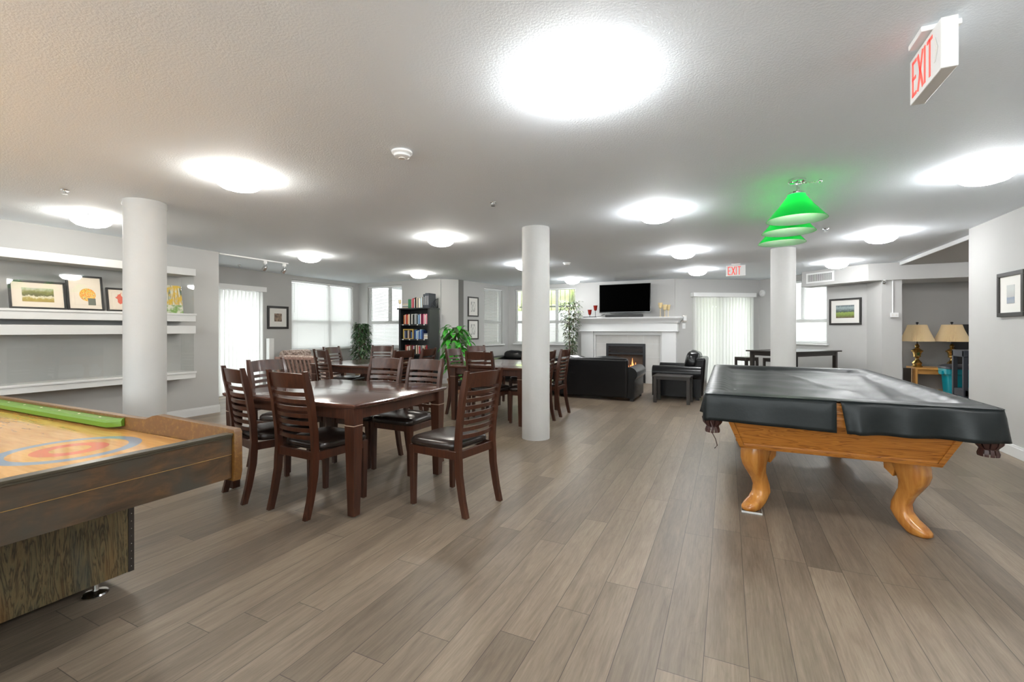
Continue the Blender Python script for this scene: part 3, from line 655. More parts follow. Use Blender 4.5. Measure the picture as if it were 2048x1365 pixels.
# ---------------------------------------------------------------- dining chairs
def post_y(z):
    P = [(0, -.262), (.12, -.232), (.28, -.203), (.44, -.195), (.56, -.201), (.76, -.228), (.965, -.272)]
    for (a, ya), (b_, yb) in zip(P, P[1:]):
        if z <= b_: k = (z - a) / (b_ - a); return ya + (yb - ya) * k
    return P[-1][1]
def make_chair():
    t = thing('dining_chair', '', 'chair')
    for s in (-1, 1):
        secs = []
        for z in (.008, .06, .12, .2, .28, .36, .44, .5, .56, .66, .76, .86, .955, .965):
            y = post_y(z); dx = .0155 if z < .95 else .012; dy = .021 if z < .95 else .014; x = s * .186
            if z < .44: dy = .019 + .006 * z / .44
            secs.append([(x - dx, y - dy, z), (x + dx, y - dy, z), (x + dx, y + dy, z), (x - dx, y + dy, z)])
        lg = MB().loft(secs).build('leg', 'espresso_wood', t, smooth=True, angle=50)
        MB().lathe([(.011, 0), (.011, .008)], 12, c=(s * .186, post_y(0), 0)).build('glide', 'glide_metal', lg)
        b_ = MB().loft([[(s * .203 - d, .205 - d, z), (s * .203 + d, .205 - d, z), (s * .203 + d, .205 + d, z), (s * .203 - d, .205 + d, z)] for z, d in ((.008, .0165), (.25, .0195), (.43, .022))])
        lg = b_.build('leg', 'espresso_wood', t, bevel=.003)
        MB().lathe([(.011, 0), (.011, .008)], 12, c=(s * .203, .205, 0)).build('glide', 'glide_metal', lg)
    a = MB().box(-.185, .185, .196, .214, .375, .432)
    a.box(-.175, .175, -.205, -.187, .375, .43)
    for s in (-1, 1): a.hexa([(s * .194 - .009, -.19, .375), (s * .194 + .009, -.19, .375), (s * .211 + .009, .20, .375), (s * .211 - .009, .20, .375), (s * .194 - .009, -.19, .43), (s * .194 + .009, -.19, .43), (s * .211 + .009, .20, .43), (s * .211 - .009, .20, .43)])
    a.build('apron', 'espresso_wood', t, bevel=.002)
    # cushion
    n = 14; secs = []
    for z, k in ((.430, .93), (.437, .985), (.452, 1.0), (.468, .985), (.482, .93), (.491, .8), (.497, .55), (.500, .25)):
        ring = []
        for i in range(40):
            q = 2 * pi * i / 40; cx_, cy_ = cos(q), sin(q); e = .33
            x = (abs(cx_) ** e) * (1 if cx_ >= 0 else -1); y = (abs(cy_) ** e) * (1 if cy_ >= 0 else -1)
            hw = .215 + .02 * y; yy = .028 + .222 * y * k + (.0 if y < 0 else .006 * (1 - x * x))
            if y < 0: yy = .028 + .20 * y * k
            ring.append((hw * x * k, yy, z))
        secs.append(ring)
    MB().loft(secs).build('seat', 'seat_leather', t, smooth='all')
    bk = MB()
    def curved(z0, z1, th, arch=0):
        secs = []
        for i in range(11):
            u = -1 + 2 * i / 10; x = .174 * u; off = -.030 * (1 - u * u) + .004
            yb = post_y((z0 + z1) / 2) + off; yb0 = post_y(z0) + off; yb1 = post_y(z1) + off; zt = z1 + arch * (1 - u * u)
            secs.append([(x, yb0 - th, z0), (x, yb0 + th, z0), (x, yb1 + th, zt), (x, yb1 - th, zt)])
        bk.loft(secs)
    curved(.852, .948, .009, .006)
    for i in range(7): z = .508 + i * .0485; curved(z, z + .027, .0065)
    bk.build('backrest', 'espresso_wood', t, smooth=True, angle=50)
    t.location = (0, 0, 0); return t
chair0 = make_chair(); used = [False]
def chair(x, y, rz, lab, grp):
    if not used[0]: used[0] = True; chair0.location = (x, y, 0); chair0.rotation_euler.z = R(rz); chair0['label'] = lab; chair0['group'] = grp; return
    dup(chair0, (x, y, 0), R(rz), lab, grp)
g1 = 'chairs around the front dining table'
chair(-1.766, 2.753, 81, 'dark dining chair at the right end of the front table, facing the table', g1)
chair(-2.62, 2.33, -3, 'dark dining chair nearest the camera, pushed in on the near side of the front table', g1)
chair(-3.185, 2.36, -14.4, 'leftmost dark dining chair at the front table, behind the corner of the curling table', g1)
chair(-3.63, 2.86, -84, 'dark dining chair at the left end of the front table facing the room', g1)
chair(-3.07, 3.27, 180, 'left of the two dark chairs on the far side of the front table', g1)
chair(-2.60, 3.27, 178, 'right of the two dark chairs on the far side of the front table', g1)
g2 = 'chairs around the table by the bookcase'
chair(-4.98, 4.74, -16, 'dark dining chair on the near left side of the table by the bookcase', g2)
chair(-5.52, 5.40, -80, 'dark dining chair at the left end of the table by the bookcase', g2)
chair(-5.38, 5.93, 197, 'dark dining chair in front of the tall dark green plant', g2)
chair(-4.23, 4.93, 88, 'nearer dark chair on the right side of the table by the bookcase', g2)
chair(-4.26, 5.50, 96, 'farther dark chair on the right side, directly in front of the black bookcase', g2)
g3 = 'chairs around the table behind the middle column'
chair(-2.86, 5.29, 0, 'dark dining chair at the near end of the table behind the middle column', g3)
chair(-3.43, 5.72, -90, 'dark dining chair left of the rear table, in front of the green plant', g3)
chair(-3.72, 6.80, -108, 'dark dining chair pulled out at the far left of the rear table', g3)
chair(-2.37, 5.57, 90, 'nearer right-hand dark chair of the rear table, mostly hidden by the middle column', g3)
chair(-2.375, 6.22, 90, 'farther right-hand dark chair of the rear table, just right of the middle column', g3)
chair(-2.93, 6.73, 180, 'dark dining chair at the far end of the rear table, hidden behind the middle column', g3)

def dining_table(x0, x1, y0, y1, lab, grain='espresso_top'):
    cx_, cy_ = (x0 + x1) / 2, (y0 + y1) / 2; hx, hy = (x1 - x0) / 2, (y1 - y0) / 2; zt = .75
    t = thing('dining_table', lab, 'table', (cx_, cy_, 0), group='dark wood dining tables')
    def outline(k, half):
        pts = []; n = 10; hx_, hy_ = hx - k, hy - k; bo = .022
        for i in range(n + 1): u = -1 + 2 * i / n; pts.append((hx_ * u, -hy_ - bo * (1 - u * u)))
        for i in range(1, n + 1): u = -1 + 2 * i / n; pts.append((hx_ + bo * (1 - u * u), hy_ * u))
        for i in range(1, n + 1): u = 1 - 2 * i / n; pts.append((hx_ * u, hy_ + bo * (1 - u * u)))
        for i in range(1, n): u = 1 - 2 * i / n; pts.append((-hx_ - bo * (1 - u * u), hy_ * u))
        return pts
    secs = [[(x, y, z) for x, y in outline(k, 0)] for z, k in ((zt - .030, .012), (zt - .022, .004), (zt - .008, 0), (zt - .001, .004), (zt, .008))]
    MB().loft(secs).build('tabletop', grain, t, smooth=True, angle=30)
    MB().box(-hx + .03, hx - .03, -.0015, .0015, zt - .001, zt + .0004).build('leaf_seam', 'black_wood', t)
    a = MB(); i_ = .045
    a.box(-hx + .06, hx - .06, -hy + i_, -hy + i_ + .02, .64, .722).box(-hx + .06, hx - .06, hy - i_ - .02, hy - i_, .64, .722)
    a.box(-hx + i_, -hx + i_ + .02, -hy + .06, hy - .06, .64, .722).box(hx - i_ - .02, hx - i_, -hy + .06, hy - .06, .64, .722)
    a.build('apron', 'espresso_wood', t, bevel=.002)
    for sx in (-1, 1):
        for sy in (-1, 1):
            X, Y = sx * (hx - .058), sy * (hy - .058)
            sec = lambda d, z: [(X - d, Y - d, z), (X + d, Y - d, z), (X + d, Y + d, z), (X - d, Y + d, z)]
            lg = MB().loft([sec(.041, .612), sec(.041, .72)]); lg.loft([sec(.0375, .604), sec(.0375, .612)]); lg.loft([sec(.028, .01), sec(.041, .604)])
            lo = lg.build('leg', 'espresso_wood', t, bevel=.002)
            MB().loft([sec(.0415, .603), sec(.0415, .607)]).build('inlay_highlight', 'groove_light', lo)  # pale inlaid line, the groove's edge highlight put into its colour
            MB().lathe([(.014, 0), (.014, .01)], 12, c=(X, Y, 0)).build('glide', 'glide_metal', lo)
    return t
dining_table(-3.52, -2.17, 2.19, 3.26, 'glossy dark wood dining table nearest the camera')
dining_table(-5.40, -4.05, 4.60, 5.67, 'dark wood dining table in front of the black bookcase')
dining_table(-3.42, -2.30, 5.17, 6.60, 'dark wood dining table behind the middle column', 'espresso_top')

# ---------------------------------------------------------------- curling / shuffleboard table
t = thing('curling_table', 'long tabletop curling game with target rings and rustic brown sides at the left edge', 'game table', (0, 0, 0))
XA, YB, X0, Y0 = -1.87, 1.24, -5.3, -.75
MB().box(X0 + .06, XA - .16, Y0 + .06, YB - .04, .70, .74).build('playing_board', 'maple_board', t)
MB().box(X0 + .05, XA - .03, Y0 + .05, YB - .035, .65, .69).build('gutter', 'black_wood', t)
a = MB(); a.box(XA - .035, XA, Y0, YB - .036, .715, .785); a.cur = 1; a.box(XA - .035, XA + .001, Y0, YB - .036, .7125, .7145); a.cur = 0; a.box(XA - .033, XA - .002, Y0, YB - .036, .615, .7125)
a.build('end_rail', ['rustic_board', 'gold_line'], t, bevel=.003)
a = MB().box(XA - .04, XA + .004, Y0, YB - .036, .785, .793).box(XA - .034, XA + .008, Y0, YB - .036, .7935, .803); a.build('rail_trim', 'olive_trim', t, bevel=.0015)
prof = [(X0, .60), (X0, .803), (-2.62, .803), (-2.53, .806), (-2.47, .825), (-2.43, .832), (XA + .004, .818), (XA + .014, .806), (XA + .016, .64), (XA + .006, .60)]
a = MB(); a.loft([[(x, YB - .034, z) for x, z in prof], [(x, YB, z) for x, z in prof]]); a.build('side_rail', 'worn_brown', t, bevel=.003)
a = MB(); a.loft([[(x, YB - .036, z), (x, YB - .036, z + .04), (x, YB - .075 * k_, z + .036), (x, YB - .085 * k_, z + .024), (x, YB - .08 * k_, z)] for x, z, k_ in ((X0 + .1, .75, 1), (-2.78, .75, 1), (-2.72, .755, .7), (-2.71, .757, .6))]); a.build('cushion', 'green_cushion', t, smooth=True)
for i in range(9): MB().lathe([(.006, 0), (.005, .0015)], 10, c=(-2.9 - i * .22, YB - .055, .788)).build('cushion_stud', 'mat_cream', t)
a = MB().box(-4.9, -2.59, -.35, 1.185, .075, .60); a.build('base_cabinet', 'veneer_panel', t)
a = MB().box(-2.592, -2.586, 1.165, 1.188, .075, .60); ed = a.build('corner_strip', 'dark_brown_wood', t)
q = MB()
for i in range(14): q.ball((-2.585, 1.176, .1 + i * .036), .0028, 6, 4)
q.build('rivets', 'glide_metal', t, smooth='all')
for (fx, fy) in ((-2.66, 1.07), (-4.8, 1.07), (-2.66, -.2), (-4.8, -.2)):
    MB().lathe([(.048, 0), (.05, .006), (.045, .012), (.012, .02), (.010, .03), (.010, .08)], 28, c=(fx, fy, 0)).build('foot', 'chrome', t, smooth=True)

# ---------------------------------------------------------------- pool table
t = thing('pool_table', 'oak pool table with carved curved legs under a grey vinyl cover', 'pool table', (0, 0, 0))
PX0, PX1, PY0, PY1 = -.14, 1.31, 3.22, 5.86
def frust(m_, x0, x1, y0, y1, z0, X0_, X1_, Y0_, Y1_, z1): m_.hexa([(x0, y0, z0), (x1, y0, z0), (x1, y1, z0), (x0, y1, z0), (X0_, Y0_, z1), (X1_, Y0_, z1), (X1_, Y1_, z1), (X0_, Y1_, z1)])
a = MB(); frust(a, .075, 1.10, 3.375, 5.70, .452, -.005, 1.175, 3.29, 5.79, .655); a.build('cabinet', 'oak', t, bevel=.004)
# frame moulding on the near and left cabinet faces
a = MB()
def cabpt(u, v, off):   # near face: u 0..1 along x, v 0..1 up
    z = .452 + .203 * v; x0 = .075 - .08 * v; x1 = 1.10 + .075 * v; y = 3.375 - .085 * v
    return (x0 + (x1 - x0) * u, y - off, z)
for (u0, v0, u1, v1, wd) in ((0, .0, 1, .0, .1),):
    a.hexa([cabpt(0, 0, 0), cabpt(1, 0, 0), cabpt(1, .11, 0), cabpt(0, .11, 0), cabpt(0, 0, .012), cabpt(1, 0, .012), cabpt(1, .11, .012), cabpt(0, .11, .012)])
    a.hexa([cabpt(.03, .11, 0), cabpt(.97, .11, 0), cabpt(.97, .17, 0), cabpt(.03, .17, 0), cabpt(.03, .11, .009), cabpt(.97, .11, .009), cabpt(.97, .17, .004), cabpt(.03, .17, .004)])
    for s in (0, 1):
        e = lambda u: u if s == 0 else 1 - u
        a.hexa([cabpt(e(0), 0, 0), cabpt(e(.028), 0, 0), cabpt(e(.028), 1, 0), cabpt(e(0), 1, 0), cabpt(e(0), 0, .012), cabpt(e(.028), 0, .012), cabpt(e(.028), 1, .012), cabpt(e(0), 1, .012)])
a.build('cabinet_moulding', 'oak', t, bevel=.002)
a = MB().box(PX0 + .03, PX1 - .03, PY0 + .03, PY0 + .14, .655, .80).box(PX0 + .03, PX1 - .03, PY1 - .14, PY1 - .03, .655, .80).box(PX0 + .03, PX0 + .14, PY0 + .14, PY1 - .14, .655, .80).box(PX1 - .14, PX1 - .03, PY0 + .14, PY1 - .14, .655, .80).box(PX0 + .14, PX1 - .14, PY0 + .14, PY1 - .14, .655, .74)
for z0_, z1_ in ((.70, .715), (.735, .75), (.77, .785)): a.box(PX0 + .02, PX1 - .02, PY0 + .018, PY0 + .03, z0_, z1_)
if 0: a.box(PX0 + .02, PX1 - .02, PY0 + .02, PY1 - .02, .70, .715).box(PX0 + .02, PX1 - .02, PY0 + .02, PY1 - .02, .735, .75).box(PX0 + .02, PX1 - .02, PY0 + .02, PY1 - .02, .77, .785)
a.build('rail', 'oak', t, bevel=.003)
def cabriole(x, y, ang):
    # spine in (u,z): u points outward along ang
    S = [(.452, .00, .085, .075), (.40, .015, .085, .075), (.355, .028, .076, .070), (.31, .028, .064, .062), (.26, .010, .052, .052), (.21, -.018, .046, .045), (.165, -.036, .046, .044), (.12, -.036, .050, .048), (.085, -.012, .060, .052), (.055, .020, .072, .055), (.03, .045, .074, .052), (.012, .055, .066, .045), (.0, .055, .05, .036)]
    b_ = MB(); b_.X = Matrix.Translation((x, y, 0)) @ Matrix.Rotation(ang, 4, 'Z')
    secs = []
    for z, u, du, dv in reversed(S):
        ring = []
        for i in range(24):
            q = 2 * pi * i / 24; e = .55 if z > .1 else .8
            cx_ = abs(cos(q)) ** e * (1 if cos(q) >= 0 else -1); sy_ = abs(sin(q)) ** e * (1 if sin(q) >= 0 else -1)
            ring.append((u + du * cx_, dv * sy_, z))
        secs.append(ring)
    b_.loft(secs)
    b_.hexa([(-.10, -.06, .37), (-.05, -.06, .33), (-.05, .06, .33), (-.10, .06, .37), (-.10, -.07, .452), (-.02, -.07, .452), (-.02, .07, .452), (-.10, .07, .452)])
    return b_.build('leg', 'oak_leg', t, smooth=True, angle=60)
lg = cabriole(.185, 3.545, R(225)); cabriole(1.0, 3.545, R(-45)); cabriole(.18, 5.53, R(135)); cabriole(1.0, 5.53, R(45))
a = MB(); a.X = Matrix.Translation((.148, 3.508, 0)) @ Matrix.Rotation(R(225 + 45), 4, 'Z')
for (x0, x1, y0, y1) in ((-.06, .075, -.0625, -.060), (.073, .0755, -.06, .06), (-.06, .075, .060, .0625)): a.box(x0, x1, y0, y1, 0, .012)
a.build('foot_wrap', 'plastic_wrap', lg)
for (px, py) in ((PX0 + .05, PY0 + .06), (PX1 - .05, PY0 + .06), (PX0 + .03, (PY0 + PY1) / 2), (PX1 - .03, (PY0 + PY1) / 2)):
    b_ = MB()
    for i in range(12):
        q = 2 * pi * i / 12; d = .2
        P_ = [(.062, .66), (.055, .625), (.034, .60), (.042, .575), (.040, .56)]
        secs = []
        for r, z in P_:
            secs.append([(px + r * cos(q - d), py + r * sin(q - d), z), (px + r * cos(q + d), py + r * sin(q + d), z), (px + (r + .004) * cos(q + d), py + (r + .004) * sin(q + d), z), (px + (r + .004) * cos(q - d), py + (r + .004) * sin(q - d), z)])
        b_.loft(secs)
    b_.lathe([(.036, .602), (.040, .598), (.036, .594)], 24, c=(px, py, 0)); b_.lathe([(.045, .655), (.04, .62), (.028, .6)], 20, c=(px, py, 0))
    b_.build('pocket', 'pocket_leather', t, smooth=True)
a = MB().tube([(-.10, 3.20, .64), (-.085, 3.2, .60), (-.09, 3.20, .57), (-.07, 3.2, .53), (-.06, 3.2, .49), (-.075, 3.2, .47)], .003, 6); a.lathe([(.008, -.008), (.008, .008)], 8, c=(-.09, 3.2, .575)); a.build('pocket_cord', 'pocket_leather', t, smooth='all')
# cover: separate thing lying on the table
def cover():
    co = thing('table_cover', 'dark grey vinyl cover draped over the pool table, slit at the near end', 'cover', (0, 0, 0))
    rnd = random.Random(3)
    nx, ny = 48, 80; v = []; zt = .826
    def hh(u, w_):
        x = PX0 + (PX1 - PX0) * u; y = PY0 + (PY1 - PY0) * w_
        e = min(x - PX0, PX1 - x, y - PY0, PY1 - y)
        s = max(0, min(1, (e - .10) / .09)); s = s * s * (3 - 2 * s)
        z = zt - .034 * s
        ed = max(0, min(1, e / .03)); z -= .012 * (1 - ed) ** 2
        z += .0045 * sin(9 * x + 3 * sin(2.3 * y)) * s + .004 * sin(14 * y + 5 * x) * s * .5
        z += .010 * math.exp(-((x - 1.02 - .12 * (y - 4.5)) / .04) ** 2) * s * (1 if y > 3.5 else .3)
        z += .007 * math.exp(-((x - .75 + .2 * (y - 4.0)) / .03) ** 2) * s
        z += .003 * sin(40 * y) * (1 - s) * (1 if x < .2 or x > 1.1 else .3)
        return (x, y, z)
    vs_ = [hh(i / nx, j / ny) for j in range(ny + 1) for i in range(nx + 1)]
    fs = [(j * (nx + 1) + i, j * (nx + 1) + i + 1, (j + 1) * (nx + 1) + i + 1, (j + 1) * (nx + 1) + i) for j in range(ny) for i in range(nx)]
    a = MB().add(vs_, fs); o = a.build('top_sheet', 'vinyl_cover', co, smooth='all')
    # skirt perimeter, from right of the slit round to left of the slit
    cr = .035
    def per(s0, s1): pass
    pts = []
    def seg(p, q, n):
        for i in range(n): k_ = i / n; pts.append((p[0] + (q[0] - p[0]) * k_, p[1] + (q[1] - p[1]) * k_))
    def arc(cx_, cy_, a0, a1, n=6):
        for i in range(n): q = a0 + (a1 - a0) * i / n; pts.append((cx_ + cr * cos(q), cy_ + cr * sin(q)))
    SX0, SX1 = .578, .598
    seg((SX1, PY0), (PX1 - cr, PY0), 30); arc(PX1 - cr, PY0 + cr, -pi / 2, 0); seg((PX1, PY0 + cr), (PX1, PY1 - cr), 60); arc(PX1 - cr, PY1 - cr, 0, pi / 2)
    seg((PX1 - cr, PY1), (PX0 + cr, PY1), 36); arc(PX0 + cr, PY1 - cr, pi / 2, pi); seg((PX0, PY1 - cr), (PX0, PY0 + cr), 60); arc(PX0 + cr, PY0 + cr, pi, 1.5 * pi); seg((PX0 + cr, PY0), (SX0, PY0), 24); pts.append((SX0, PY0))
    rows = 8; vs_ = []; n = len(pts); cx_, cy_ = (PX0 + PX1) / 2, (PY0 + PY1) / 2
    for r in range(rows + 1):
        k_ = r / rows
        for i, (x, y) in enumerate(pts):
            p = pts[max(i - 1, 0)]; q = pts[min(i + 1, n - 1)]; d = Vector((q[0] - p[0], q[1] - p[1])).normalized(); nrm = Vector((d.y, -d.x))
            near = y < PY0 + .3
            amp = .020 * k_ * (1 if (x > .65 or not near) else .2)
            w_ = amp * (sin(i * .55) + .6 * sin(i * .23 + 1)) + .004 * min(1, k_ * 4) + .010 * k_
            X, Y = x + nrm.x * w_, y + nrm.y * w_
            if near and i < 30: X += (.028 * k_) * max(0, 1 - i / 6)
            drop = .172 + (.012 * (1 - i / 30) if i < 30 else 0) - (.02 * (i - n + 30) / -30 if i > n - 30 and near else 0) * 0
            if near and i > n - 26: drop = .165 + .02 * (i - (n - 26)) / 26
            vs_.append((X, Y, zt - .012 - drop * k_))
    fs = [(r * n + i, r * n + i + 1, (r + 1) * n + i + 1, (r + 1) * n + i) for r in range(rows) for i in range(n - 1)]
    a = MB().add(vs_, fs); s = a.build('skirt', 'vinyl_cover', co, smooth='all'); so = s.modifiers.new('thick', 'SOLIDIFY'); so.thickness = .003
    # hem seam along the rim
    a = MB().tube([(x + .0, y, zt - .009) for x, y in pts], .0025, 5); a.build('seam_piping', 'vinyl_cover', co, smooth='all')
    a = MB().ball((0, 0, 0), .016, 8, 6, (1.3, .7, .12)); a.build('tear', 'white_plastic', co, loc=(.04, 3.72, .795))
cover()

# pendant lamps over the pool table
t = thing('pendant_light', 'billiard pendant with three green glass cone shades hanging in a row', 'pendant light', (.487, 0, 0))
MB().lathe([(.06, 0), (.06, -.018), (.045, -.028)], 28, c=(0, 4.12, H - .001)).build('canopy', 'chrome', t, smooth=True)
MB().tube([(0, 4.05, H - .085), (0, 5.33, H - .085)], .009, 10).build('bar', 'chrome', t, smooth=True)
q = MB().tube([(0, 4.12, H - .025), (0, 4.12, H - .09)], .006, 8).tube([(0, 5.1, H), (0, 5.1, H - .09)], .006, 8)
for i in range(7): q.tube([(.03 + .02 * i, 4.12, H - .028 - .004 * (i % 2)), (.045 + .02 * i, 4.12, H - .034)], .004, 6)
q.ball((.15, 4.12, H - .03), .014, 10, 6); q.build('stem', 'chrome', t, smooth=True)
for Y in (4.16, 4.67, 5.22):
    sh = MB().lathe([(.062, 2.295), (.066, 2.28), (.12, 2.205), (.205, 2.102), (.209, 2.097)], 48, c=(0, Y, 0), cap=False).build('lamp_shade', 'green_shade_glass', t, smooth='all')
    MB().lathe([(.058, 2.285), (.115, 2.202), (.2, 2.099), (.207, 2.0975)], 48, c=(0, Y, 0), cap=False).build('shade_lining', 'shade_lining', sh, smooth='all')
    MB().lathe([(.016, 2.315), (.05, 2.312), (.064, 2.297), (.064, 2.293)], 28, c=(0, Y, 0)).build('shade_cap', 'chrome', sh, smooth=True)
    MB().lathe([(.012, 2.293), (.016, 2.26), (.028, 2.225), (.030, 2.20), (.022, 2.175), (.008, 2.165)], 20, c=(0, Y, 0)).build('bulb', 'bulb', t, smooth='all')

# ---------------------------------------------------------------- fireplace
t = thing('fireplace', 'white fireplace with mantel shelf, tiled surround and black gas firebox', 'fireplace', (0, 0, 0))
YW = 10.9
for x0_, x1_ in ((-3.20, -2.90), (-1.335, -1.03)): MB().box(x0_, x1_, 10.60, YW - .001, 0.12, 1.20).box(x0_ - .015, x1_ + .015, 10.585, YW - .001, 0, .12).build('pilaster', 'trim_white', t, bevel=.004)
a = MB().box(-2.90, -1.335, 10.66, YW - .001, 1.11, 1.20).box(-2.90, -2.86, 10.66, YW - .001, 0, 1.11).box(-1.375, -1.335, 10.66, YW - .001, 0, 1.11); a.build('inner_frame', 'trim_white', t, bevel=.004)
a = MB().box(-3.23, -1.0, 10.57, YW - .001, 1.20, 1.40)
secs = []
for z, o in ((1.385, .02), (1.42, .03), (1.455, .055), (1.485, .085), (1.50, .095), (1.525, .095)): secs.append([(-3.23 - o, 10.57 - o, z), (-1.0 + o, 10.57 - o, z), (-1.0 + o, YW - .001, z), (-3.23 - o, YW - .001, z)])
a.loft(secs); a.box(-3.245, -.985, 10.555, YW - .001, 1.195, 1.215); a.build('mantel', 'trim_white', t, bevel=.003)
a = MB()
def tl(x0, x1, z0, z1): a.box(x0 + .003, x1 - .003, 10.712, 10.72, z0 + .003, z1 - .003)
for i in range(4): tl(-2.86 + i * .371, -2.86 + (i + 1) * .371, .91, 1.11)
for j in range(3): tl(-2.86, -2.61, j * .303, (j + 1) * .303); tl(-1.705, -1.375, j * .303, (j + 1) * .303)
a.cur = 1; a.box(-2.86, -2.61, 10.718, YW - .001, 0, 1.11).box(-1.705, -1.375, 10.718, YW - .001, 0, 1.11).box(-2.61, -1.705, 10.718, YW - .001, .91, 1.11)
a.build('tile_surround', ['tile_grey', 'trim_white'], t)
a = MB().box(-2.61, -2.555, 10.69, 10.73, 0.01, .91).box(-1.76, -1.705, 10.69, 10.73, 0.01, .91).box(-2.555, -1.76, 10.69, 10.73, .84, .91)
for i in range(5): a.box(-2.555, -1.76, 10.695, 10.72, .70 + i * .028, .712 + i * .028)
for i in range(5): a.box(-2.555, -1.76, 10.695, 10.72, .04 + i * .028, .052 + i * .028)
a.box(-2.555, -1.76, 10.70, 10.73, .655, .695).box(-2.555, -1.76, 10.70, 10.73, .18, .21); a.build('firebox_surround', 'dark_metal', t, bevel=.002)
a = MB().box(-2.555, -1.76, 10.885, 10.895, .0, .85).box(-2.56, -2.55, 10.73, 10.89, 0, .85).box(-1.765, -1.755, 10.73, 10.89, 0, .85).box(-2.555, -1.76, 10.73, 10.89, .17, .18); a.build('firebox_lining', 'firebrick', t)
MB().box(-2.555, -1.76, 10.715, 10.718, .21, .655).build('fire_glass', 'case_glass', t)
a = MB().tube([(-2.42, 10.82, .22), (-1.92, 10.80, .24)], .035, 10).tube([(-2.3, 10.78, .27), (-2.05, 10.84, .34)], .028, 10).tube([(-2.0, 10.78, .25), (-2.25, 10.84, .33)], .026, 10); a.build('logs', 'log_bark', t, smooth=True)
a = MB()
for i in range(13):
    x = -2.38 + i * .04; hgt = .14 + .2 * random.random(); x += random.uniform(-.02, .02); q_ = random.uniform(.7, 1.5); a.lathe([(.016 * q_, .24), (.034 * q_, .27), (.03 * q_, .24 + hgt * .4), (.012 * q_, .24 + hgt * .75), (.002, .24 + hgt)], 10, c=(x, 10.79 + random.uniform(-.03, .03), .0))
a.build('flames', 'flame', t, smooth='all')
# tv, soundbar, mantel ornaments
t = thing('television', 'large black flat television on the wall above the mantel', 'television', (0, 0, 0))
MB().box(-2.755, -1.575, 10.62, 10.655, 1.635, 2.30).build('bezel', 'black_glossy', t, bevel=.004); MB().box(-2.742, -1.588, 10.6165, 10.62, 1.655, 2.288).build('screen', 'tv_screen', t)
MB().box(-2.4, -1.95, 10.655, YW - .001, 1.8, 2.1).build('wall_mount', 'dark_metal', t)
tag(MB().box(-2.60, -1.74, 10.55, 10.65, 1.527, 1.59).build('soundbar', 'black_wood', bevel=.01), 'long black soundbar on the mantel below the television', 'soundbar')
tag(MB().tube([(-2.62, 10.6, 1.60), (-2.72, 10.6, 1.56), (-2.85, 10.6, 1.535), (-2.95, 10.6, 1.532)], .005, 6).build('power_cable', 'black_wood', smooth='all'), 'thin black cable from the television lying on the mantel', 'cable')
def goblet(x, y, h_, mat, lab, grp):
    t = thing('candle_holder', lab, 'candle holder', (x, y, 1.525), group=grp)
    hb = .13; MB().lathe([(.035, 0), (.032, .006), (.006, .012), (.006, h_ - hb), (.01, h_ - hb)], 20).build('stem', 'amber_glass' if mat == 'amber_glass' else 'dark_metal', t, smooth=True)
    MB().lathe([(.01, h_ - hb), (.035, h_ - hb + .02), (.042, h_ - .05), (.052, h_), (.049, h_), (.038, h_ - .05), (.03, h_ - hb + .025)], 24).build('cup', mat, t, smooth=True)
goblet(-2.99, 10.62, .19, 'red_glass', 'shorter red glass candle holder on the left of the mantel', 'red candle holders')
goblet(-2.85, 10.62, .29, 'red_glass', 'taller red glass candle holder on the left of the mantel', 'red candle holders')
goblet(-1.36, 10.60, .315, 'amber_glass', 'left amber glass candle holder on the right of the mantel', 'amber candle holders')
goblet(-1.265, 10.56, .27, 'amber_glass', 'middle amber glass candle holder on the right of the mantel', 'amber candle holders')
goblet(-1.20, 10.66, .27, 'amber_glass', 'right amber glass candle holder, half behind its neighbour', 'amber candle holders')
tag(MB().box(-3.12, -2.80, 10.50, 10.56, 1.5275, 1.545).build('ornament_tray', 'dark_metal', bevel=.003), 'low dark tray in front of the red candle holders', 'tray')

# ---------------------------------------------------------------- leather seating
def rbox(x0, x1, y0, y1, z0, z1, name, mat, par, bev=.05, puff=0):
    b_ = MB(); nx = 4
    b_.box(x0, x1, y0, y1, z0, z1); o = b_.build(name, mat, par, bevel=bev, seg=5); return o
def pillow(c, sz, tilt, name, mat, par, e=.45):
    b_ = MB(); b_.X = Matrix.Translation(c) @ Matrix.Rotation(tilt, 4, 'X'); rnd = random.Random(int(c[0] * 100) + 7)
    def se(v, k_): return math.copysign(abs(v) ** k_, v)
    secs = []
    for j in range(17):
        t_ = pi * max(.012, min(.988, j / 16)); ring = []
        for i in range(36):
            a_ = 2 * pi * i / 36; x, y, z = se(sin(t_), .75) * se(cos(a_), e), se(sin(t_), .75) * se(sin(a_), e), -se(cos(t_), .75)
            wob = 1 + .03 * sin(7 * x + 3 * z + c[0]) * cos(5 * y + 2 * x)
            ring.append((sz[0] / 2 * x * wob, sz[1] / 2 * y * wob, sz[2] / 2 * z * wob))
        secs.append(ring)
    b_.loft(secs); return b_.build(name, mat, par, smooth='all')
def arm(x0, x1, y0, y1, h_, par, name='arm'):   # the roll overhangs the upright panel
    """rolled arm running along y"""
    cx_ = (x0 + x1) / 2; r = (x1 - x0) / 2; b_ = MB()
    prof = [(x0 + .045, .05), (x1 - .045, .05), (x1 - .045, h_ - 1.75 * r)]
    prof += [(cx_ + r * cos(q), h_ - r + r * sin(q)) for q in [(-50 + i * 20) * pi / 180 for i in range(15)]]
    prof += [(x0 + .045, h_ - 1.75 * r)]
    b_.loft([[(x, y0, z) for x, z in prof], [(x, y1, z) for x, z in prof]]); return b_.build(name, 'black_leather', par, bevel=.018, seg=3)
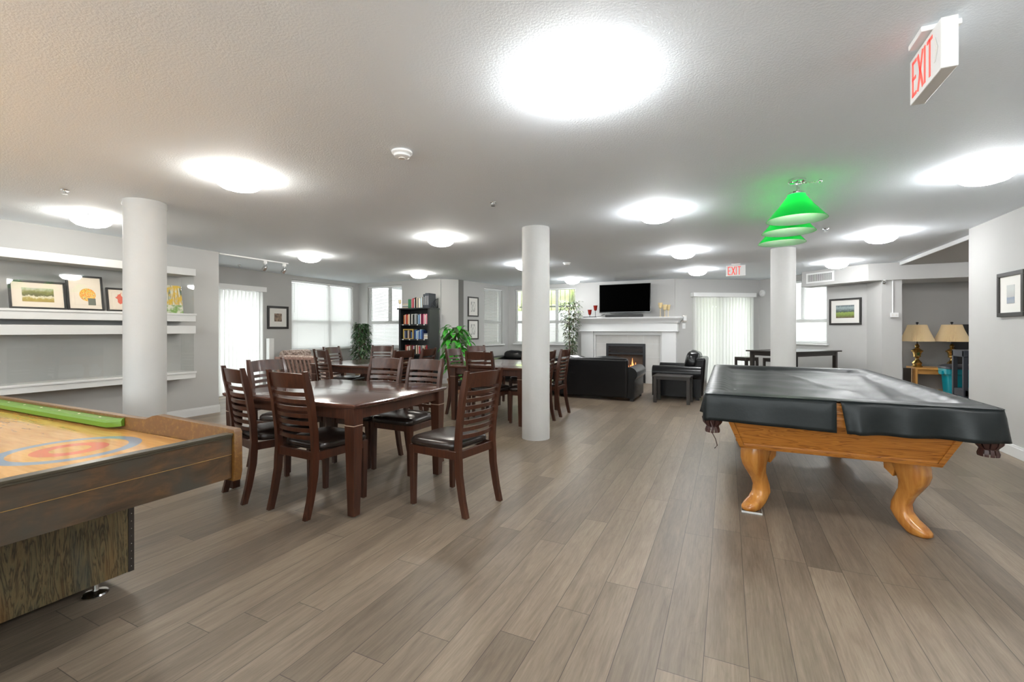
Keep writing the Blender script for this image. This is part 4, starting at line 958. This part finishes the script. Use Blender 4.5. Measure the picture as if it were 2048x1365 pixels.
def leather_seat(name, lab, cat, loc, rotz, w_, seats, hb=.78, depth=.9):
    """faces local +y; back at -y"""
    t = thing(name, lab, cat, loc, rotz); hw = w_ / 2; hd_ = depth / 2
    rbox(-hw + .14, hw - .14, -hd_ + .03, hd_ - .04, .06, .33, 'base', 'black_leather', t, .02)
    # back, slightly raked
    b_ = MB(); b_.hexa([(-hw + .16, -hd_, .05), (hw - .16, -hd_, .05), (hw - .16, -hd_ + .2, .05), (-hw + .16, -hd_ + .2, .05), (-hw + .14, -hd_ - .05, hb), (hw - .14, -hd_ - .05, hb), (hw - .17, -hd_ + .13, hb), (-hw + .17, -hd_ + .13, hb)])
    b_.build('backrest', 'black_leather', t, bevel=.045, seg=5)
    for s in (-1, 1): arm(s * hw - (.25 if s > 0 else 0), s * hw + (.25 if s < 0 else 0), -hd_ + .02, hd_, .59, t)
    n = seats; iw = (2 * hw - .38) / n
    for i in range(n):
        x0 = -hw + .19 + i * iw
        pillow((x0 + iw / 2, .11, .405), (iw, depth - .2, .19), 0, 'seat_cushion', 'black_leather', t, .35)
        ch_ = hb - .40 + (.07 if seats == 1 else -.03); pillow((x0 + iw / 2, -hd_ + .19, .45 + ch_ / 2), (iw, .26, ch_), R(14), 'back_cushion', 'black_leather', t, .5)
    sp = MB().box(-.002, .002, -hd_ - .022, -hd_ - .012, .1, .7)
    for sx in (-1, 1):
        for sy in (-1, 1): MB().cbox((sx * (hw - .1), sy * (hd_ - .08), .03), (.06, .06, .06)).build('foot', 'black_wood', t)
    return t
leather_seat('loveseat', 'black leather loveseat with its back to the camera, before the fireplace', 'loveseat', (-2.27, 8.32, 0), R(0), 1.76, 2, .74, .92)
leather_seat('armchair', 'black leather armchair seen from its side, behind the small dark end table', 'armchair', (-.80, 8.98, 0), R(88), 1.04, 1, .74, .84)
leather_seat('sofa', 'black leather sofa under the far windows, glimpsed left of the middle column', 'sofa', (-4.52, 10.0, 0), R(180), 1.5, 2, .70, .9)
# end table
def plain_table(name, lab, x0, x1, y0, y1, zt, leg, mat, loc, rotz, ap=.05, th=.025, grp=None, over=0):
    t = thing(name, lab, 'table' if 'table' in name else 'stool', loc, rotz, grp)
    MB().box(x0 - over, x1 + over, y0 - over, y1 + over, zt - th, zt).build('tabletop' if 'table' in name else 'seat', mat, t, bevel=.003)
    MB().box(x0 + .02, x1 - .02, y0 + .01, y0 + .03, zt - th - ap, zt - th).box(x0 + .02, x1 - .02, y1 - .03, y1 - .01, zt - th - ap, zt - th).box(x0 + .01, x0 + .03, y0 + .02, y1 - .02, zt - th - ap, zt - th).box(x1 - .03, x1 - .01, y0 + .02, y1 - .02, zt - th - ap, zt - th).build('apron', mat, t)
    for sx, sy in ((x0, y0), (x1 - leg, y0), (x0, y1 - leg), (x1 - leg, y1 - leg)): MB().box(sx, sx + leg, sy, sy + leg, 0, zt - th).build('leg', mat, t, bevel=.002)
    return t
plain_table('end_table', 'small square dark wood end table beside the leather armchair', -.29, .29, -.2, .2, .46, .05, 'dark_brown_wood', (-.84, 8.16, 0), R(-3), ap=.04, over=.01)
plain_table('pub_table', 'tall dark rectangular table under the far right window, behind the column', -.68, .68, -.40, .40, .85, .06, 'dark_brown_wood', (1.12, 9.98, 0), R(45 + 6), ap=.07, over=.05)
plain_table('counter_stool', 'dark wooden stool left of the tall table', -.17, .17, -.15, .15, .66, .04, 'dark_brown_wood', (.36, 10.75, 0), R(45), ap=.05, grp='dark stools at the tall table')
plain_table('counter_stool', 'dark wooden stool behind the left end of the tall table', -.17, .17, -.15, .15, .64, .04, 'dark_brown_wood', (.90, 10.96, 0), R(45), ap=.05, grp='dark stools at the tall table')

# ---------------------------------------------------------------- patterned sofa, slatted armchair
t = thing('patterned_armchair', 'patterned fabric armchair under the large left window', 'armchair', (-7.72, 6.52, 0), R(-90))
rbox(-.33, .33, -.4, .38, .08, .42, 'base', 'patterned_fabric', t, .04); rbox(-.33, .33, -.45, -.22, .1, .82, 'backrest', 'patterned_fabric', t, .08)
for s in (-1, 1): rbox(s * .34 - .07, s * .34 + .07, -.4, .38, .08, .6, 'arm', 'patterned_fabric', t, .07)
t = thing('slatted_armchair', 'wooden armchair with slatted back and patterned cushions, behind the left dining chairs', 'armchair', (-6.28, 5.42, 0), R(8))
fr = MB()
def bar(m_, p, q, a_, b_): 
    p, q = Vector(p), Vector(q); m_.hexa([(p.x - a_, p.y - b_, p.z), (p.x + a_, p.y - b_, p.z), (p.x + a_, p.y + b_, p.z), (p.x - a_, p.y + b_, p.z), (q.x - a_, q.y - b_, q.z), (q.x + a_, q.y - b_, q.z), (q.x + a_, q.y + b_, q.z), (q.x - a_, q.y + b_, q.z)])
bk = MB()
for i in range(8): x = -.28 + i * .08; bar(bk, (x, -.30, .34), (x, -.42, .76), .018, .008)
bar(bk, (-.35, -.30, .32), (-.35, -.425, .78), .02, .02); bar(bk, (.35, -.30, .32), (.35, -.425, .78), .02, .02); bk.box(-.37, .37, -.44, -.405, .76, .80); bk.build('backrest', 'mission_wood', t, bevel=.003)
for s in (-1, 1):
    MB().box(s * .37 - .04, s * .37 + .04, -.38, .38, .56, .585).build('armrest', 'mission_wood', t, bevel=.004)
    for y in (-.32, .32): MB().box(s * .37 - .025, s * .37 + .025, y - .025, y + .025, 0, .56).build('leg', 'mission_wood', t, bevel=.003)
MB().box(-.35, .35, -.33, .33, .26, .32).build('seat_frame', 'mission_wood', t, bevel=.003)
rbox(-.33, .33, -.28, .36, .32, .44, 'seat_cushion', 'patterned_fabric', t, .04)
b_ = MB(); b_.hexa([(-.32, -.27, .43), (.32, -.27, .43), (.32, -.14, .43), (-.32, -.14, .43), (-.32, -.395, .82), (.32, -.395, .82), (.32, -.26, .82), (-.32, -.26, .82)]); b_.build('back_cushion', 'patterned_fabric', t, bevel=.045, seg=4)

# ---------------------------------------------------------------- bookcase and books
BX0, BX1, BY0, BY1, BZ = -6.70, -5.86, 8.12, 8.48, 1.72
t = thing('bookcase', 'tall black bookcase filled with books', 'bookcase', (0, 0, 0))
MB().box(BX0, BX0 + .05, BY0, BY1, 0, BZ - .03).build('side_panel', 'bookcase_black', t, bevel=.003); MB().box(BX1 - .05, BX1, BY0, BY1, 0, BZ - .03).build('side_panel', 'bookcase_black', t, bevel=.003)
MB().box(BX0 + .05, BX1 - .05, BY1 - .015, BY1, .05, BZ - .03).build('back_panel', 'bookcase_black', t)
MB().box(BX0 - .03, BX1 + .03, BY0 - .03, BY1, BZ - .03, BZ).build('top', 'bookcase_black', t, bevel=.008)
SHZ = [1.36, 1.03, .70, .37, .08]
for z in SHZ: MB().box(BX0 + .05, BX1 - .05, BY0 + .01, BY1 - .015, z - .03, z).build('shelf', 'bookcase_black', t, bevel=.002)
q = MB()
for z in SHZ[:2]:
    for x in (-6.6, -6.42, -6.2, -6.02): q.box(x, x + .03, BY0 + .004, BY0 + .0095, z - .024, z - .006)
q.build('shelf_label', 'white_plastic', t)
BC = {'red': (.42, .03, .04), 'white': (.75, .73, .68), 'black': (.02, .02, .02), 'blue': (.05, .14, .38), 'dark blue': (.02, .04, .14), 'green': (.03, .17, .07), 'orange': (.55, .16, .05), 'cream': (.70, .60, .45), 'grey': (.30, .31, .32), 'pink': (.65, .25, .32), 'brown': (.17, .08, .04), 'yellow': (.60, .42, .10), 'light blue': (.35, .50, .62), 'maroon': (.20, .01, .05)}
for n, c in BC.items(): plain('book_' + n.replace(' ', '_'), c, .5)
plain('paper', (.78, .75, .66), .9)
OR = ['first', 'second', 'third', 'fourth', 'fifth', 'sixth', 'seventh', 'eighth', 'ninth', 'tenth', 'eleventh', 'twelfth', 'thirteenth', 'fourteenth', 'fifteenth', 'sixteenth', 'seventeenth', 'eighteenth', 'nineteenth', 'twentieth', 'twenty-first', 'twenty-second']
def book(x, y, z, w_, d_, h_, col, lab, grp, lean=0, flat=False):
    t = thing('book', lab, 'book', (x, y, z), 0, grp); t.rotation_euler = (0, lean, 0)
    b_ = MB().box(0, .0025, 0, d_, 0, h_).box(w_ - .0025, w_, 0, d_, 0, h_).box(0, w_, 0, .003, 0, h_) if not flat else MB().box(0, d_, 0, w_ * 6, 0, .003).box(0, d_, 0, w_ * 6, h_ - .003, h_).box(0, d_, 0, .003, 0, h_)
    b_.build('cover', 'book_' + col.replace(' ', '_'), t)
    (MB().box(.0025, w_ - .0025, .003, d_ - .004, .003, h_ - .004) if not flat else MB().box(.004, d_ - .004, .003, w_ * 6 - .003, .003, h_ - .003)).build('pages', 'paper', t)
def row(z, x, xe, cols, grp, where, hr=(.16, .21)):
    i = 0
    while x < xe and i < len(cols):
        w_ = random.uniform(.022, .040); 
        if x + w_ > xe: break
        book(x, BY0 + .03 + random.uniform(0, .02), z + .0005, w_, .14, random.uniform(*hr), cols[i], '%s book, %s from the left %s' % (cols[i], OR[i], where), grp); x += w_ + .0015; i += 1
row(SHZ[0], -6.585, -5.915, ['orange', 'cream', 'red', 'orange', 'cream', 'black', 'white', 'black', 'grey', 'grey', 'black', 'light blue', 'blue', 'white', 'maroon', 'maroon', 'pink', 'white', 'pink', 'white', 'pink', 'white'], 'books on the upper shelf', 'on the uppermost shelf inside the bookcase', (.19, .235))
row(SHZ[1], -6.31, -6.04, ['dark blue', 'blue', 'light blue', 'white', 'blue', 'light blue', 'blue', 'dark blue', 'light blue', 'blue'], 'books on the second shelf', 'on the second shelf beside the yellow box', (.17, .23))
row(SHZ[2], -6.56, -5.95, ['brown', 'red', 'cream', 'black', 'white', 'brown', 'maroon', 'white', 'grey', 'black', 'cream', 'brown', 'white', 'red', 'grey', 'black', 'white', 'cream', 'brown', 'red'], 'books on the third shelf', 'on the third shelf of the bookcase', (.15, .2))
q = MB(); z_ = SHZ[1] + .0005; y_ = BY0 + .03
q.box(-6.60, -6.33, y_, y_ + .16, z_, z_ + .012).box(-6.60, -6.585, y_, y_ + .16, z_ + .012, z_ + .22).box(-6.345, -6.33, y_, y_ + .16, z_ + .012, z_ + .22).box(-6.585, -6.345, y_, y_ + .16, z_ + .205, z_ + .22).box(-6.585, -6.345, y_ + .15, y_ + .16, z_ + .012, z_ + .205)
tag(q.build('book_box', 'book_yellow', bevel=.002), 'yellow open fronted box of paperbacks on the second shelf', 'box')
for i, c in enumerate(['grey', 'dark blue', 'black', 'cream', 'brown', 'black', 'blue']): book(-6.578 + i * .033, BY0 + .04, z_ + .0125, .029, .12, random.uniform(.14, .18), c, '%s book, %s from the left inside the yellow box' % (c, OR[i]), 'paperbacks inside the yellow box')
for i, c in enumerate(['white', 'cream', 'white', 'grey']): book(-6.03, BY0 + .03, SHZ[1] + .0005 + i * .032, .022, .11, .031, c, '%s book lying flat, %s from the bottom at the right of the second shelf' % (c, OR[i]), 'books lying flat on the second shelf', flat=True)
# books on top
g = 'books on top of the bookcase'
for i, c in enumerate(['cream', 'grey', 'white', 'cream']): book(-6.64, BY0 + .06, BZ + .0005 + i * .026, .024, .16, .025, c, '%s book lying flat in the small pile on the bookcase top, %s from the bottom' % (c, OR[i]), g, flat=True)
xs = -6.475
for i, (c, w_, h_) in enumerate([('green', .085, .20), ('pink', .035, .20), ('red', .035, .22), ('white', .02, .2), ('black', .045, .235), ('cream', .03, .23), ('black', .02, .22), ('white', .03, .22), ('cream', .022, .21), ('light blue', .03, .22), ('white', .02, .23), ('black', .03, .24)]):
    book(xs, BY0 + .05, BZ + .0005, w_, .16, h_, c, '%s upright book on top of the bookcase, %s from the left' % (c, OR[i]), g); xs += w_ + .002
for i, (w_, h_, c) in enumerate([(.05, .30, 'grey'), (.05, .32, 'grey'), (.045, .32, 'grey')]): 
    o = thing('binder', 'large dark grey binder on the bookcase top, %s from the left' % OR[i], 'binder', (-6.057 + i * .052, BY0 + .04, BZ + .0005), 0, 'binders on top of the bookcase')
    MB().box(0, w_ - .002, 0, .27, 0, h_).build('cover', 'charcoal_plastic', o, bevel=.003); MB().box(.012, w_ - .014, -.001, .0, .06, h_ - .06).build('spine_label', 'book_grey', o)
t = thing('gold_goblet', 'small gold glass cup at the left end of the bookcase top', 'goblet', (-6.70, BY0 + .04, BZ)); 
MB().lathe([(.022, 0), (.004, .01), (.004, .10), (.028, .115), (.032, .19), (.029, .19), (.024, .12)], 20).build('cup', 'amber_glass', t, smooth=True)
t = thing('metal_ornament', 'black wrought metal fan ornament at the right end of the bookcase top', 'ornament', (-5.90, BY0 + .1, BZ))
q = MB(); q.tube([(0, .0, .005), (0, .28, .005)], .006, 6).tube([(0, .28, .005), (0, .28, .22)], .006, 6).tube([(0, .0, .005), (0, .1, .12), (0, .2, .19), (0, .28, .22)], .006, 6)
for k_ in (.2, .4, .6, .8): q.tube([(0, .28, .005), (0, .28 - .28 * (1 - k_) , .22 * k_)], .004, 6)
q.build('wirework', 'dark_metal', t, smooth='all')
# low shelf behind plant
t = thing('low_bookcase', 'low dark bookcase of orange paperbacks behind the rear table', 'bookcase', (-5.12, 8.55, 0), R(45))
MB().box(-.3, -.28, -.12, .12, 0, .5).box(.28, .3, -.12, .12, 0, .5).box(-.3, .3, -.12, .12, .5, .52).box(-.28, .28, -.12, .12, .24, .26).box(-.28, .28, -.12, .12, 0.03, .05).build('carcass', 'bookcase_black', t)
k_ = 0
for zz in (.05, .26):
    for i in range(14):
        c = ['orange', 'red', 'orange', 'cream', 'orange', 'brown'][i % 6]; x = -.27 + i * .038
        v_ = Vector((x, -.10, 0)); v_.rotate(Matrix.Rotation(R(45), 3, 'Z'))
        o = thing('book', '%s paperback, %s from the left on the %s shelf of the low bookcase' % (c, OR[i], 'lower' if zz < .1 else 'upper'), 'book', (-5.12 + v_.x, 8.55 + v_.y, zz + .0005), R(45), 'paperbacks in the low bookcase')
        MB().box(0, .034, 0, .12, 0, .15 + .02 * random.random()).build('cover', 'book_' + c, o)

# ---------------------------------------------------------------- plants
def leaf(m_, p, d, size, width, droop=.4, mi=0):
    d = d.normalized(); side = d.cross(Vector((0, 0, 1))); side = side.normalized() if side.length > .1 else Vector((1, 0, 0)); up = side.cross(d)
    secs = [(0, .15), (.25, .9), (.5, 1), (.75, .65), (1, .05)]; vs_ = []
    for s, w_ in secs:
        c = p + d * size * s - Vector((0, 0, 1)) * droop * size * s * s
        vs_ += [c - side * width * w_ + up * width * .25, c, c + side * width * w_ + up * width * .25]
    m_.cur = mi; m_.add(vs_, [(3 * i + j, 3 * i + j + 1, 3 * i + j + 4, 3 * i + j + 3) for i in range(4) for j in range(2)])
def plant(name, lab, loc, h_, rad, z0, n, size, width, mats, pot=('terracotta', .14, .26), droop=.5, prof=None, trunks=3):
    t = thing(name, lab, 'plant', loc); rnd = random.Random(hash(lab) % 99 if False else len(lab))
    pm, pr, ph = pot
    MB().lathe([(pr * .75, 0), (pr * .8, .02), (pr, ph - .03), (pr * 1.06, ph - .03), (pr * 1.06, ph), (pr * .95, ph), (pr * .92, ph - .03)], 28).build('pot', pm, t, smooth=True)
    MB().lathe([(pr * .9, ph - .035), (pr * .9, ph - .03)], 20).build('soil', 'soil', t)
    s = MB(); tips = []
    for i in range(trunks):
        q = 2 * pi * i / trunks + .4; pts = [(.03 * cos(q), .03 * sin(q), ph - .05), (.05 * cos(q), .05 * sin(q), h_ * .5), (rad * .4 * cos(q), rad * .4 * sin(q), h_ * .92)]; s.tube(pts, [.012, .009, .004], 6)
    f = MB()
    for i in range(n):
        z = z0 + (h_ - z0) * rnd.random() ** .85; k_ = (z - z0) / (h_ - z0); r = rad * (prof(k_) if prof else (1 - .5 * k_)) * rnd.random() ** .5
        a_ = rnd.random() * 2 * pi; p = Vector((r * cos(a_), r * sin(a_), z)); d = Vector((cos(a_ + rnd.uniform(-.8, .8)), sin(a_ + rnd.uniform(-.8, .8)), rnd.uniform(-.6, .7)))
        leaf(f, p, d, size * rnd.uniform(.7, 1.2), width * rnd.uniform(.8, 1.15), droop, rnd.randrange(len(mats)))
        if i % 6 == 0: s.tube([(r * .15 * cos(a_), r * .15 * sin(a_), z - .1), tuple(p)], .003, 4)
    s.build('stems', 'stem', t, smooth='all'); f.build('foliage', mats, t)
    return t
plant('ficus_plant', 'bushy dark green plant in the window corner on the left', (-7.70, 8.02, 0), 1.38, .25, .45, 620, .10, .027, ['leaf_dark', 'leaf_mid', 'leaf_dark'], ('basket', .15, .28), prof=lambda k: 1 - .45 * k)
plant('variegated_ficus', 'slender variegated pale leaved plant beside the fireplace', (-3.32, 10.17, 0), 1.90, .22, .65, 760, .065, .018, ['leaf_pale', 'leaf_dark', 'leaf_mid'], ('basket', .15, .3), prof=lambda k: .55 + 1.1 * k * k if k < .85 else 1.15)
plant('pothos_plant', 'bright green large leaved plant behind the rear dining table', (-4.80, 7.52, 0), 1.33, .27, .35, 190, .15, .052, ['leaf_bright', 'leaf_bright', 'leaf_mid'], ('terracotta', .16, .28), .9, prof=lambda k: 1.0 - abs(k - .62) * .9)

# ---------------------------------------------------------------- alcove
def table_lamp(x, y, lab):
    t = thing('table_lamp', lab, 'lamp', (x, y, .58), group='brass table lamps in the alcove')
    MB().lathe([(.075, 0), (.078, .012), (.06, .03), (.062, .05), (.072, .07), (.05, .10), (.028, .125), (.022, .15), (.03, .165), (.055, .18), (.05, .2), (.058, .24), (.066, .26), (.085, .275), (.088, .285), (.06, .305), (.03, .33), (.02, .34), (.03, .355), (.034, .375), (.02, .395), (.012, .41)], 10).build('base', 'brass', t, smooth=True, angle=20)
    n = 96
    MB().lathe([(.232, .452), (.228, .46), (.195, .55), (.152, .66), (.13, .738), (.127, .742)], n * 2, fn=lambda a: 1 + .028 * (1 if int(round(a / (2 * pi) * n * 2)) % 2 else -1), cap=False).build('lamp_shade', 'pleated_fabric', t)
    MB().lathe([(.012, .41), (.008, .46), (.008, .755), (.006, .757), (.018, .765), (.021, .778), (.014, .79)], 16).build('finial_rod', 'dark_metal', t, smooth=True)
table_lamp(3.02, 10.28, 'left brass table lamp with pleated cream shade, in front of the open wall'); table_lamp(3.50, 10.33, 'right brass table lamp with pleated cream shade, above the teal bin')
t = thing('side_table', 'honey coloured wooden shelf unit under the two brass lamps', 'shelf unit', (0, 0, 0))
MB().box(2.93, 3.72, 10.05, 10.50, .55, .58).build('top', 'honey_wood', t, bevel=.002); MB().box(2.93, 2.96, 10.05, 10.50, 0, .55).box(3.69, 3.72, 10.05, 10.50, 0, .55).build('side_panel', 'honey_wood', t, bevel=.002)
MB().box(2.96, 3.69, 10.08, 10.09, .47, .55).box(2.96, 3.69, 10.06, 10.49, .16, .18).build('shelf', 'honey_wood', t); MB().box(2.96, 3.69, 10.485, 10.495, .0, .55).build('back_panel', 'wall_paint_grey', t)
tag(MB().box(2.80, 2.915, 10.2, 10.24, 0, .56).build('dark_board', 'dark_brown_wood', bevel=.002), 'narrow dark board leaning left of the honey wooden shelf unit', 'board')
t = thing('tall_panel', 'tall black panel leaning against the alcove back wall behind the right lamp', 'panel', (0, 0, 0))
MB().box(3.60, 4.15, 10.60, 10.64, 0, 1.33).build('panel', 'black_wood', t, bevel=.004)
# teal bin
t = thing('storage_bin', 'teal plastic storage bin with a dark lid beside the lamps', 'bin', (3.45, 9.78, 0))
def rr(w_, d_, z, r=.05, n=5):
    out = []
    for cx_, cy_, a0 in ((w_ - r, -d_ + r, -90), (w_ - r, d_ - r, 0), (-w_ + r, d_ - r, 90), (-w_ + r, -d_ + r, 180)):
        for i in range(n): q = R(a0 + 90 * i / (n - 1)); out.append((cx_ + r * cos(q), cy_ + r * sin(q), z))
    return out
MB().loft([rr(.20, .15, .002), rr(.225, .17, .5), rr(.225, .17, .51), rr(.26, .19, .515), rr(.26, .19, .60), rr(.25, .185, .60)]).build('tub', 'teal_plastic', t, smooth=True)
MB().loft([rr(.265, .195, .60), rr(.27, .2, .605), rr(.265, .195, .635), rr(.20, .15, .665), rr(.18, .13, .67)]).build('lid', 'charcoal_plastic', t, smooth=True)
MB().box(-.285, -.25, -.06, .06, .50, .56).build('handle', 'teal_plastic', t, bevel=.008)
t = thing('utility_cart', 'black plastic cart with open frame in front of the teal bin', 'cart', (3.47, 9.25, 0))
MB().box(-.27, -.215, -.2, -.15, .06, .92).build('leg', 'charcoal_plastic', t, bevel=.006); MB().box(.215, .27, -.2, -.15, .06, .92).build('leg', 'charcoal_plastic', t, bevel=.006)
MB().box(-.27, -.215, .15, .2, .06, .92).build('leg', 'charcoal_plastic', t, bevel=.006); MB().box(.215, .27, .15, .2, .06, .92).build('leg', 'charcoal_plastic', t, bevel=.006)
MB().box(-.27, .27, -.205, .205, .82, .925).build('upper_tray', 'charcoal_plastic', t, bevel=.01); MB().box(-.26, .26, -.2, .2, .22, .33).build('lower_tray', 'charcoal_plastic', t, bevel=.01)
MB().box(-.08, -.01, -.2085, -.205, .86, .885).build('badge', 'white_plastic', t)
for sx in (-.24, .24):
    for sy in (-.17, .17): q = MB(); q.X = Matrix.Translation((sx, sy, .03)) @ Matrix.Rotation(R(90), 4, 'Y'); q.lathe([(.03, -.012), (.03, .012)], 16); q.build('wheel', 'black_wood', t)
